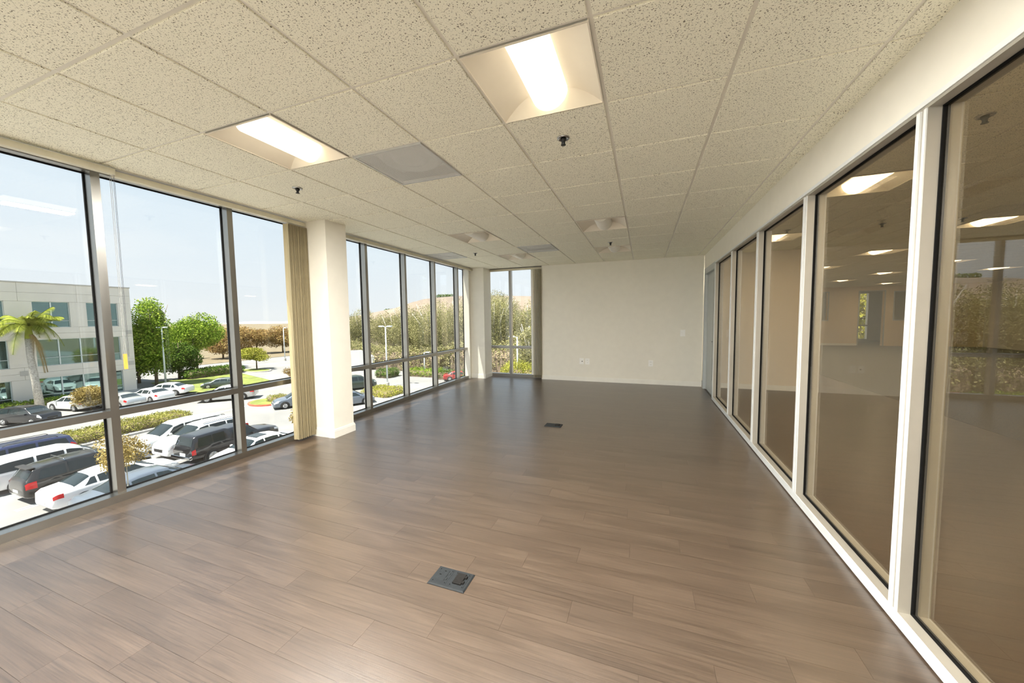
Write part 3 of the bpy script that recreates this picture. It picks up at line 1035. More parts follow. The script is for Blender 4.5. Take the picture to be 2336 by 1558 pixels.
blind('tan vertical blind stacked beside the nearer column', (-3.935, -3.885, 1.62, 3.31, ZR0, ZR1),
      [(-3.905 + random.uniform(-0.005, 0.005), 3.055 + 0.0175 * k) for k in range(15)], 0.0)
blind('cream blind headrail along the second window run', (-3.935, -3.885, 3.66, 7.84, ZR0, ZR1), [], 0)
blind('tan vertical blind stacked in the corner window beside the far wall', (-3.59, -2.26, 8.17, 8.22, ZR0, ZR1),
      [(-2.455 + 0.031 * k, 8.155) for k in range(7)], PI / 2 + 0.45)

# ================================================================== OUTDOORS
G = -7.2
gr = MB().quad((-1500, -600, G), (700, -600, G), (700, 1500, G), (-1500, 1500, G)).build('ground', 'asphalt')
struct(gr, 'pale sunlit asphalt of the car park')

def line(x0, x1, y0, y1):
    MB().box(x0, x1, y0, y1, G, G + 0.006).build('parking_line', 'paint_white', gr)
for n_ in range(0, 7):
    xl = -22.4 - 2.45 * n_
    for d in (-0.13, 0.13):
        line(xl + d - 0.05, xl + d + 0.05, 7.15, 12.4)
        line(xl + d - 0.05, xl + d + 0.05, 12.9, 18.2)
    line(xl - 0.18, xl + 0.18, 7.05, 7.15)
line(-38.3, -37.9, 19.6, 27.0)
for n_ in range(6):
    line(-70 + 2.6 * n_, -69.88 + 2.6 * n_, 47.0, 51.5)
for n_ in range(5):
    line(-49.0, -44.5, 42.0 + 2.6 * n_, 42.12 + 2.6 * n_)

# ---- foliage
LEAF_N, LEAF_S = 2.6, 0.58
def leaf_mesh(name, mat, blobs, n, size, seed):
    """a crown of small four-cornered leaves scattered over overlapping blobs"""
    rg = np.random.default_rng(seed)
    n, size = n * LEAF_N, size * LEAF_S
    wts = np.array([(b[3] * b[4] * b[5]) ** 0.667 for b in blobs])
    pts = []
    for b, w in zip(blobs, wts / wts.sum()):
        cnt = max(8, int(n * w))
        d = rg.normal(size=(cnt, 3))
        d /= np.linalg.norm(d, axis=1)[:, None]
        rad = 0.55 + 0.45 * rg.random(cnt) ** 0.6
        rad *= 0.88 + 0.28 * rg.random(cnt)
        pts.append(np.array(b[:3]) + d * rad[:, None] * np.array(b[3:]))
    p = np.concatenate(pts)
    k = len(p)
    s_ = (size * rg.uniform(0.6, 1.35, k))[:, None]
    a = rg.normal(size=(k, 3)); a /= np.linalg.norm(a, axis=1)[:, None]
    c = np.cross(a, rg.normal(size=(k, 3))); c /= np.linalg.norm(c, axis=1)[:, None]
    v = np.stack([p - a * s_, p - c * s_ * 0.48, p + a * s_, p + c * s_ * 0.48], 1).reshape(-1, 3)
    me = bpy.data.meshes.new(name)
    me.vertices.add(4 * k)
    me.vertices.foreach_set('co', v.ravel())
    me.loops.add(4 * k)
    me.loops.foreach_set('vertex_index', np.arange(4 * k, dtype=np.int32))
    me.polygons.add(k)
    me.polygons.foreach_set('loop_start', np.arange(0, 4 * k, 4, dtype=np.int32))
    me.materials.append(MATS[mat])
    me.update(calc_edges=True)
    return me

def blob_crown(rx, ry, rz, cz, k, seed, spread=0.62, br=0.5):
    rnd = random.Random(seed)
    out = []
    for _ in range(k):
        while True:
            x, y, z = rnd.uniform(-1, 1), rnd.uniform(-1, 1), rnd.uniform(-1, 1)
            if x * x + y * y + z * z <= 1: break
        q = br * rnd.uniform(0.75, 1.25)
        out.append((x * rx * spread, y * ry * spread, cz + z * rz * spread, rx * q, ry * q, rz * q * 0.85))
    return out

def tree(name, label, loc, h, rx, rz, mat, n, size, seed, bark='bark_brown', trunk_r=0.2, k=9, base=None, group=None, cat='tree', white=False, ry=None):
    r = thing(name, label, cat, loc, group=group)
    rnd = random.Random(seed + 99)
    cz = h - rz
    ry = ry or rx
    link('crown', leaf_mesh('crown', mat, blob_crown(rx, ry, rz, cz, k, seed), n, size, seed), r)
    b = MB()
    sway = [rnd.uniform(-0.04, 0.04) * h for _ in range(2)]
    pts = [(0, 0, 0), (sway[0] * 0.4, sway[1] * 0.3, h * 0.3), (sway[0], sway[1], h * 0.6), (sway[0] * 0.8, sway[1] * 1.3, h * 0.86)]
    b.tube(pts, [trunk_r, trunk_r * 0.8, trunk_r * 0.5, trunk_r * 0.15], 7)
    nb = 8 if white else 4
    for _ in range(nb):
        t0 = rnd.uniform(0.3, 0.62)
        a = rnd.uniform(0, 2 * PI)
        p0 = Vector((sway[0] * t0, sway[1] * t0, h * t0))
        p2 = Vector((math.cos(a) * rx * 0.75, math.sin(a) * ry * 0.75, min(h * 0.9, h * t0 + rz * rnd.uniform(0.5, 1.1))))
        p1 = p0.lerp(p2, 0.5) + Vector((0, 0, -0.06 * h))
        b.tube([p0, p1, p2], [trunk_r * (0.5 if white else 0.45), trunk_r * (0.32 if white else 0.3), trunk_r * 0.1], 5)
    b.build('trunk', bark, r, True)
    return r

tree('broadleaf_tree', 'tall yellow-green tree right beside the office building corner', (-62.5, 28.6, G), 12.4, 2.5, 5.9, 'leaf_green', 7500, 0.24, 11, k=16)
tree('broadleaf_tree', 'broad leafy green tree behind the dark hedge and lawn', (-74, 39.6, G), 10.9, 4.6, 4.6, 'leaf_green', 9000, 0.28, 12, k=18)
tree('broadleaf_tree', 'dark green bushy tree low behind the lamp pole', (-66.5, 33.2, G), 6.4, 2.5, 3.0, 'leaf_deep', 4200, 0.24, 13, k=10)
tree('broadleaf_tree', 'dark tree standing close behind the building corner', (-68, 29.2, G), 9.4, 2.4, 4.4, 'leaf_deep', 4200, 0.26, 16, k=12)
tree('yellow_tree', 'small bright yellow tree on a car park island', (-64.5, 43.5, G), 4.3, 2.6, 1.5, 'leaf_yellow', 4200, 0.20, 14, k=12, trunk_r=0.12)
tree('gold_tree', 'low golden tree between parked cars and office building', (-51.9, 18.5, G), 2.5, 1.7, 1.05, 'leaf_gold', 4200, 0.13, 15, k=12, trunk_r=0.07)
tree('young_tree', 'small brown-leaved tree close outside the first windows', (-13.8, 5.40, G), 5.6, 0.62, 0.62, 'leaf_gold', 1300, 0.055, 17, k=9, trunk_r=0.055, bark='bark_pale')
tree('young_tree', 'thin pinkish young tree on the kerb island before the small car', (-40.5, 31.5, G), 3.2, 1.0, 0.9, 'leaf_brown', 700, 0.10, 18, k=6, trunk_r=0.04)
tree('young_tree', 'small tree reflected among blinds beside the nearer column', (-20.5, 17.2, G), 3.6, 1.3, 1.0, 'leaf_gold', 1500, 0.09, 19, k=8, trunk_r=0.05)
brown = [(-92, 54.5, 7.2, 4.2), (-95, 59.5, 7.4, 4.4), (-96, 65, 7.9, 4.6), (-93, 70, 7.6, 4.2), (-90, 76, 7.2, 4.4), (-100, 48, 7.0, 5.0), (-98, 84, 7.8, 5.2), (-88, 88, 7.4, 5.0)]
BL = ['brown-leaved tree of the far car park edge beside the mullion', 'brown tree second in the far row behind the yellow tree', 'tallest brown tree right above the yellow tree',
      'brown tree in the far row left of the thin lamp pole', 'olive brown tree behind the thin far lamp pole', 'brown tree half hidden behind the broad green tree',
      'brown tree at the far row close to the stacked blind', 'last brown tree of the far row behind the column']
for n_, (x, y, h, rx) in enumerate(brown):
    tree('brown_tree', BL[n_], (x, y, G), h, rx, 3.3, 'leaf_brown' if n_ not in (4, 7) else 'leaf_euc', 3600, 0.30, 30 + n_, k=12, group='brown trees at the far edge of the car park')
EU = [(-62, 60, 9.0, 5.0), (-54, 58, 11.2, 4.8), (-47, 59, 10.8, 4.6), (-41, 57, 11.6, 4.8), (-34.5, 54, 12.6, 4.8), (-29, 56, 13.0, 4.6), (-23.5, 55, 13.6, 4.6),
      (-18, 57, 12.4, 4.6), (-12, 56, 12.6, 4.8), (-27, 66, 13.5, 5.0), (-15, 48, 8.8, 3.6), (-45, 70, 12.5, 5.5)]
EL = ['eucalyptus leftmost in the second window run, below the hill', 'eucalyptus in the second window bay behind the lamp pole', 'eucalyptus under the brown hill in the third bay',
      'eucalyptus with pale bare branches in the third bay', 'tall white-trunked eucalyptus in the fourth bay', 'eucalyptus in the last narrow bay of the second window run',
      'tall eucalyptus filling the left pane of the corner window', 'eucalyptus in the right pane of the corner window', 'eucalyptus hidden mostly behind the corner blind',
      'eucalyptus peeking behind the corner column', 'low orange-tinged eucalyptus at the foot of the corner window', 'far eucalyptus on the slope below the hill']
for n_, (x, y, h, rx) in enumerate(EU):
    tree('eucalyptus_tree', EL[n_], (x, y, G), h, rx, h * 0.44, 'leaf_euc', 11000, 0.17, 60 + n_, k=17, bark='bark_pale', trunk_r=0.32, group='eucalyptus trees beyond the car park', white=True)
tree('broadleaf_tree', 'bright green tree outside the far office doorway', (12.5, 31, G), 12.5, 3.2, 5.0, 'leaf_yellow', 4000, 0.25, 90, k=12)

def hedge(name, label, x0, x1, y0, y1, h, mat, n, size, seed, group=None):
    r = thing(name, label, 'hedge', ((x0 + x1) / 2, (y0 + y1) / 2, G), group=group)
    bl = []
    w, d = x1 - x0, y1 - y0
    step = max(0.5, min(w, d) * 0.45)
    rnd = random.Random(seed)
    nx, ny = max(1, round(w / step)), max(1, round(d / step))
    for a in range(nx):
        for b_ in range(ny):
            bl.append((-w / 2 + w * (a + 0.5) / nx, -d / 2 + d * (b_ + 0.5) / ny, h * 0.5, w / nx * 0.75, d / ny * 0.75, h * rnd.uniform(0.42, 0.58)))
    link('foliage', leaf_mesh('foliage', mat, bl, n, size, seed), r)
    MB().cbox(-w * 0.46, w * 0.46, -d * 0.46, d * 0.46, 0, h * 0.72, h * 0.2).build('inner_branches', 'bark_brown', r)
    return r
hedge('clipped_hedge', 'yellow-green clipped hedge along the road behind the white crossover', -39.6, -37.4, 12.2, 19.3, 0.95, 'leaf_hedge', 9000, 0.10, 101)
hedge('clipped_hedge', 'dark green hedge at the back of the lawn', -66.0, -63.8, 33.0, 41.0, 1.5, 'leaf_deep', 5000, 0.16, 102)
hedge('leafy_shrub', 'yellow-green shrub on the red-kerbed island', -37.4, -36.0, 26.0, 27.6, 0.8, 'leaf_hedge', 1600, 0.08, 103)
hedge('leafy_shrub', 'yellow shrubs below the double-headed lamp pole', -29.6, -26.0, 31.2, 34.4, 1.0, 'leaf_yellow', 4200, 0.10, 104)
hedge('leafy_shrub', 'round green bush across the road beside the dark pickup', -37.6, -35.2, 42.6, 45.2, 1.3, 'leaf_deep', 2400, 0.13, 105)
hedge('leafy_shrub', 'row of low green shrubs at the far kerb below the eucalyptus', -34.0, -28.4, 45.0, 47.4, 1.2, 'leaf_green', 3600, 0.13, 106)
hedge('leafy_shrub', 'dark shrubs in the lower right bays of the second window run', -28.0, -22.5, 43.8, 46.2, 1.3, 'leaf_deep', 3000, 0.13, 107)
hedge('leafy_shrub', 'bright yellow-green shrub at the foot of the corner window lamp', -15.5, -10.5, 38.0, 41.0, 3.6, 'leaf_yellow', 5200, 0.15, 108)
hedge('leafy_shrub', 'green planting at the foot of the office building', -59.8, -58.6, 13.0, 19.5, 0.9, 'leaf_green', 2600, 0.13, 109)
hedge('leafy_shrub', 'dense olive undergrowth below the first eucalyptus', -64, -48, 50.0, 55.0, 4.6, 'leaf_euc', 7000, 0.26, 110)
hedge('leafy_shrub', 'dense olive undergrowth below the middle eucalyptus trees', -48, -30, 49.5, 53.5, 4.2, 'leaf_euc', 7000, 0.26, 111)
hedge('leafy_shrub', 'dense undergrowth behind the corner window', -30, -8, 50.0, 54.0, 5.0, 'leaf_euc', 7000, 0.26, 112)

struct(MB().add([(-1400, 40, G + 0.05), (-84, 40, G + 0.05), (-82, 66, G + 0.05), (-66, 60, G + 0.05), (-46, 56.5, G + 0.05), (200, 56.5, G + 0.05), (400, 1400, G + 0.05), (-1400, 1400, G + 0.05)], [tuple(range(8))]).build('field', 'dirt'), 'dry brown scrubland beyond the car park')
# ---- lawns, islands
struct(MB().add([(-53.5, 26.5, G + 0.08), (-45.8, 28.8, G + 0.08), (-51, 36.2, G + 0.08), (-62, 39.5, G + 0.08), (-66, 41.5, G + 0.08), (-66, 29.5, G + 0.08)], [(0, 1, 2, 3, 4, 5)]).build('lawn', 'lawn_green'), 'sunlit green lawn beyond the road')
def island(label, cx, cy_, rx, ry, red=False):
    r = struct(thing('kerb', None, None, (cx, cy_, G)), label)
    seg = 24
    for nm, k0, z1, mt_ in (('kerb_edge', 1.0, 0.15, 'kerb_red' if red else 'kerb_concrete'), ('planting_bed', 0.90, 0.17, 'lawn_green')):
        b = MB(); vs = []; fs = []
        for z in (0, z1):
            vs += [(rx * k0 * math.cos(2 * PI * a / seg), ry * k0 * math.sin(2 * PI * a / seg), z) for a in range(seg)]
        fs = [(a, (a + 1) % seg, seg + (a + 1) % seg, seg + a) for a in range(seg)] + [tuple(range(seg, 2 * seg))]
        b.add(vs, fs).build(nm, mt_, r)
island('oval kerb island with a red painted edge', -37.4, 26.2, 2.0, 1.7, True)
island('oval kerb island around the small yellow tree', -63.6, 42.6, 3.2, 1.8)
struct(MB().box(-40.2, -36.9, 11.6, 20.0, G, G + 0.14).build('kerb', 'kerb_concrete'), 'pale kerb under the clipped hedge')
struct(MB().box(-30.6, -25.0, 30.4, 35.2, G, G + 0.14).build('kerb', 'kerb_concrete'), 'pale kerb under the yellow shrubs')
struct(MB().box(-62.5, -57.8, 2.0, 26.2, G, G + 0.14).build('kerb', 'kerb_concrete'), 'pale walkway along the office building')

# ---- hills
def hill(name, label, pts, y, depth, mat, seed):
    rnd = random.Random(seed)
    b = MB(); vs = []; fs = []
    n = len(pts)
    rows = ((0, 0.0), (0.35, 0.55), (0.7, 0.9), (1.0, 1.0), (1.6, 0.6), (2.2, 0.0))
    for (d, k) in rows:
        for (x, z) in pts:
            vs.append((x + rnd.uniform(-4, 4), y + depth * d, G + (z - G) * k + (rnd.uniform(-1.2, 1.2) if 0.2 < k < 1 else 0)))
    for a in range(len(rows) - 1):
        for c in range(n - 1):
            fs.append((a * n + c, a * n + c + 1, (a + 1) * n + c + 1, (a + 1) * n + c))
    o = b.add(vs, fs).build(name, mat, None, True)
    return struct(o, label)
hill_obj = hill('hill', 'dry brown hill behind the eucalyptus trees', [(-420, -6), (-370, 2), (-330, 8), (-300, 12), (-275, 17), (-255, 22), (-230, 26), (-200, 27), (-160, 26), (-110, 24), (-60, 22), (0, 14), (60, -6)], 300, 60, 'hill_brown', 5)
hill('hill', 'pale haze-tinted town on the horizon', [(-1500, -4), (-1350, 2), (-1200, -1), (-1050, 3), (-900, 1), (-750, 4), (-600, -4)], 820, 90, 'hill_haze', 6)
# dark lumps of scrub on the hill crest
for n_, (x, z) in enumerate(((-215, 27.5), (-290, 12.5))):
    link('scrub', leaf_mesh('scrub', 'leaf_deep', [(-8 + 4 * q, 0, 0, 3.4, 3, 2.2) for q in range(5)], 500, 0.9, 200 + n_), hill_obj, (x, 362, z))

# ---- light poles
def pole(label, loc, h, heads, rz=0.0):
    r = thing('lamp_pole', label, 'lamp pole', loc, rz, group='car park lamp poles')
    MB().lathe([(0.24, 0), (0.24, 0.55), (0.20, 0.6)], 14).build('concrete_base', 'kerb_concrete', r)
    MB().tube([(0, 0, 0.55), (0, 0, h)], [0.11, 0.07], 10).build('pole_shaft', 'pole_paint', r, True)
    for s in heads:
        a = MB().tube([(0, 0, h - 0.05), (s * 0.35, 0, h + 0.02)], 0.035, 6).build('arm', 'pole_paint', r)
        bevelled(MB().box(s * 0.35 - 0.0, s * 0.35 + s * 0.62, -0.17, 0.17, h - 0.03, h + 0.13).build('lamp_head', 'pole_paint', r), 0.03)
    return r
pole('grey lamp pole in front of the tall tree by the building', (-60.4, 28.6, G), 7.95, (-1, 1))
pole('thin pale lamp pole beyond the far parking lines', (-73.1, 55.4, G), 7.1, (1,))
pole('double-headed lamp pole seen in the second window run', (-31, 37.3, G), 7.75, (-1, 1))
pole('white lamp pole with one arm in the corner window', (-14.1, 40, G), 6.4, (-1,), 0.3)
pole('short white lamp pole behind shrubs below the eucalyptus', (-31.2, 46.0, G), 3.6, (1,))

# ---- office building across the road
def building():
    r = thing('office_building', 'three-storey pale concrete office building with teal windows', 'building', (-61.0, 10.0, G))
    # local frame: x out of the facade, y along it, z up from the ground
    y_hi, y_lo = 15.95, -14.0
    rows = [(0.15, 2.80), (4.10, 7.00), (8.28, 11.08)]
    top = 13.0
    MB().box(-14, -0.45, y_lo, y_hi - 0.02, 0, top - 0.3).build('core', 'panel_dark', r)
    def panel(y0, y1, z0, z1, mat='panel_concrete', x1=0.0):
        g = 0.008
        MB().box(-0.44, x1, y0 + g, y1 - g, z0 + g, z1 - g).build('wall_panel', mat, r)
    bays = [(-9.4, -1.9), (-0.2, 6.35), (8.15, 14.74)]
    edges = [y_lo] + [v for b in bays for v in b] + [y_hi]
    zs = [0.0] + [v for q in rows for v in q] + [top]
    # piers
    for a, b in ((edges[0], edges[1]), (edges[2], edges[3]), (edges[4], edges[5]), (edges[6], edges[7])):
        for q in range(3):
            panel(a, b, rows[q][0], rows[q][1])
    # spandrel bands
    for q, (z0, z1) in enumerate(((0, rows[0][0]), (rows[0][1], rows[1][0]), (rows[1][1], rows[2][0]))):
        for a, b in ((y_lo, -5.6), (-5.6, -1.1), (-1.1, 3.1), (3.1, 7.25), (7.25, 11.4), (11.4, y_hi)):
            if z1 - z0 > 0.6:
                zm = z0 + (z1 - z0) * 0.5
                panel(a, b, z0, zm); panel(a, b, zm, z1)
            else:
                panel(a, b, z0, z1)
    for a, b in ((y_lo, -5.6), (-5.6, -1.1), (-1.1, 3.1), (3.1, 7.25), (7.25, 11.4), (11.4, y_hi)):
        panel(a, b, rows[2][1], 12.0); panel(a, b, 12.0, top)
    MB().box(-14, 0.06, y_lo, y_hi + 0.05, top, top + 0.12).build('parapet_cap', 'panel_dark', r)
    MB().box(-14, -0.45, y_hi - 0.02, y_hi, 0, top).build('end_wall', 'panel_concrete', r)
    for (a, b) in bays:
        for q, (z0, z1) in enumerate(rows):
            w_ = b - a
            spans = [(a, a + w_ * 0.40), (b - w_ * 0.40, b)] if q == 2 else [(a, b)]
            if q == 2:
                panel(a + w_ * 0.40, b - w_ * 0.40, z0, z1)
            for (c, d) in spans:
                nsp = 2 if q == 2 else 4
                zt = z0 + (z1 - z0) * (0.26 if q == 2 else 0.30)
                f = MB()
                t = 0.05
                f.box(-0.30, -0.16, c, d, z0, z0 + t); f.box(-0.30, -0.16, c, d, z1 - t, z1); f.box(-0.30, -0.15, c, d, zt - t / 2, zt + t / 2)
                for s in range(nsp + 1):
                    yy = c + (d - c) * s / nsp
                    f.box(-0.30, -0.15, max(c, yy - t), min(d, yy + t), z0 + t, z1 - t)
                wdw = f.build('window', 'bldg_frame', r)
                for s in range(nsp):
                    ya, yb = c + (d - c) * s / nsp, c + (d - c) * (s + 1) / nsp
                    for za, zb in ((z0, zt), (zt, z1)):
                        MB().box(-0.26, -0.24, ya + t, yb - t, za + t, zb - t / 2).build('pane', 'bldg_glass', wdw)
    for (y, z) in ((7.2, 3.5), (15.6, 7.5), (15.6, 3.6), (7.2, 7.5)):
        lv = MB()
        lv.box(0.0, 0.05, y - 0.25, y + 0.25, z - 0.25, z + 0.25)
        lv.build('louvre', 'panel_dark', r)
building()

# ---- palm in front of it
def palm(label, loc, h):
    r = thing('palm_tree', label, 'palm', loc)
    b = MB()
    b.tube([(0, 0, 0), (0.05, -0.15, h * 0.4), (0.02, -0.3, h * 0.75), (0, -0.25, h)], [0.34, 0.27, 0.25, 0.30], 12)
    b.build('trunk', 'palm_trunk', r, True)
    b = MB(); b.lathe([(0.30, h - 0.1), (0.26, h + 0.5), (0.16, h + 1.2), (0.05, h + 1.5)], 10, (0, -0.25, 0))
    b.build('crownshaft', 'leaf_palm', r, True)
    rnd = random.Random(44)
    for k in range(38):
        dry = k >= 34
        a = 2 * PI * k / 17 + rnd.uniform(-0.15, 0.15) if not dry else rnd.uniform(0.2, 1.8)
        L_ = rnd.uniform(2.5, 3.3) if not dry else rnd.uniform(2.2, 3.6)
        rise = rnd.uniform(0.3, 2.8) if not dry else -0.5
        droop = rnd.uniform(1.3, 3.6) if not dry else 3.6
        f = MB(); pts = []
        for q in range(9):
            t = q / 8
            rad = L_ * (t - 0.28 * t * t) * (0.45 if dry else 1.0)
            pts.append(Vector((math.cos(a) * rad, -0.25 + math.sin(a) * rad, h + 1.3 + rise * t * 1.3 - droop * t * t - (0.6 if dry else 0))))
        for q in range(8):
            p0, p1 = pts[q], pts[q + 1]
            d = (p1 - p0).normalized()
            side = d.cross(Vector((0, 0, 1))).normalized()
            for s in (-1, 1):
                for e_ in range(6):
                    p = p0.lerp(p1, e_ / 6)
                    tl = 0.72 * math.sin(PI * min(0.96, (q + e_ / 6 + 0.8) / 9)) + 0.14
                    tip = p + side * s * tl * 0.72 + d * tl * 0.5 + Vector((0, 0, -tl * 0.55))
                    f.quad(p - d * 0.03, p + d * 0.03, tip)
        f.tube(pts, [0.03] * 5 + [0.018] * 4, 4, False)
        f.build('frond', 'leaf_dry' if dry else 'leaf_palm', r)
palm('feathery palm with dry hanging fronds before the office building', (-58.2, 17.2, G), 7.2)

# ---- cars
def cr_interp(tab, y):
    n = len(tab)
    if y <= tab[0][0]: return tab[0][1:]
    if y >= tab[-1][0]: return tab[-1][1:]
    for i in range(n - 1):
        if tab[i][0] <= y <= tab[i + 1][0]:
            t = (y - tab[i][0]) / (tab[i + 1][0] - tab[i][0])
            t = t * t * (3 - 2 * t) * 0.35 + t * 0.65
            return tuple(a + (b - a) * t for a, b in zip(tab[i][1:], tab[i + 1][1:]))

class CarShape:
    # stations: y, z_low, z_belt, z_top, half-width, roof half-width
    def __init__(s, st): s.st = st
    def sec(s, y):
        zl, zb, zt, w, wr = cr_interp(s.st, y)
        h = zb - zl
        cab = min(1.0, max(0.0, (zt - zb - 0.06) / 0.25))
        r = 0.05 * cab
        return [(0, zl), (w * 0.88, zl), (w * 0.97, zl + 0.10 * h), (w, zl + 0.42 * h), (w * 0.99, zl + 0.72 * h), (w * 0.955, zb),
                (wr, zt - 0.03 - r), (wr * 0.86, zt - 0.008), (wr * 0.5, zt + 0.008), (0, zt + 0.014)]
    def pt(s, y, v, side=1):
        q = s.sec(y)
        i = min(int(v), len(q) - 2); t = v - i
        p0, p1, p2, p3 = q[max(i - 1, 0)], q[i], q[i + 1], q[min(i + 2, len(q) - 1)]
        k = 0.35
        def c(a, b, c_, d):
            m0, m1 = (c_ - a) * k, (d - b) * k
            if i == 5: m0 = m1 = (c_ - b)
            t2, t3 = t * t, t * t * t
            return (2 * t3 - 3 * t2 + 1) * b + (t3 - 2 * t2 + t) * m0 + (-2 * t3 + 3 * t2) * c_ + (t3 - t2) * m1
        return Vector((side * c(p0[0], p1[0], p2[0], p3[0]), y, c(p0[1], p1[1], p2[1], p3[1])))
    def nrm(s, y, v, side):
        e_ = 0.02
        a = s.pt(min(y + e_, s.st[-1][0]), v, side) - s.pt(max(y - e_, s.st[0][0]), v, side)
        b = s.pt(y, min(v + e_, 8.99), side) - s.pt(y, max(v - e_, 0), side)
        n = a.cross(b) * side
        if n.length < 1e-9: return Vector((side, 0, 0))
        n.normalize()
        return n if n.dot(Vector((side * 0.3, 0, 0.3))) > 0 or abs(n.y) > 0.5 else -n
    def body(s):
        y0, y1 = s.st[0][0], s.st[-1][0]
        ys = sorted(set([a[0] for a in s.st] + [y0 + (y1 - y0) * k / 34 for k in range(35)]))
        vv = [k * 0.5 for k in range(0, 19)]
        b = MB(); vs = []; fs = []
        ring = [(v, 1) for v in vv] + [(v, -1) for v in vv[-2:0:-1]]
        for y in ys:
            vs += [s.pt(y, min(v, 8.999), sd) for v, sd in ring]
        n = len(ring)
        for i in range(len(ys) - 1):
            for j in range(n):
                k = (j + 1) % n
                fs.append((i * n + j, i * n + k, (i + 1) * n + k, (i + 1) * n + j)[::-1])
        fs.append(tuple(range(n))); fs.append(tuple((len(ys) - 1) * n + j for j in range(n))[::-1])
        return b.add(vs, fs)
    def patch(s, b, y0, y1, v0, v1, side, off=0.006, ny=6, nv=4, y0b=None, y1b=None):
        """curved patch lying just proud of the body; y0b, y1b are the ends at v1"""
        vs, fs = [], []
        for a in range(ny + 1):
            for c in range(nv + 1):
                tv = c / nv
                ya = y0 + ((y0b if y0b is not None else y0) - y0) * tv
                yb = y1 + ((y1b if y1b is not None else y1) - y1) * tv
                y = ya + (yb - ya) * a / ny
                v = v0 + (v1 - v0) * tv
                p = s.pt(y, v, side)
                nn = s.nrm(y, v, side)
                if nn.x * side < 0 and v < 6.5: nn = -nn
                vs.append(p + nn * off)
        m_ = nv + 1
        for a in range(ny):
            for c in range(nv):
                fs.append((a * m_ + c, (a + 1) * m_ + c, (a + 1) * m_ + c + 1, a * m_ + c + 1))
        b.add(vs, fs)
    def cross_patch(s, b, y0, y1, vs_, off, n=6):
        """windscreen style patch across the car between y0 (bottom) and y1 (top)"""
        pts, fs = [], []
        ring = [(v, 1) for v in vs_] + [(v, -1) for v in vs_[-2::-1]]
        for a in range(n + 1):
            y = y0 + (y1 - y0) * a / n
            for v, sd in ring:
                p = s.pt(y, v, sd)
                pts.append(p + Vector((0, off[0], off[1])))
        m_ = len(ring)
        for a in range(n):
            for c in range(m_ - 1):
                fs.append((a * m_ + c, a * m_ + c + 1, (a + 1) * m_ + c + 1, (a + 1) * m_ + c))
        b.add(pts, fs)

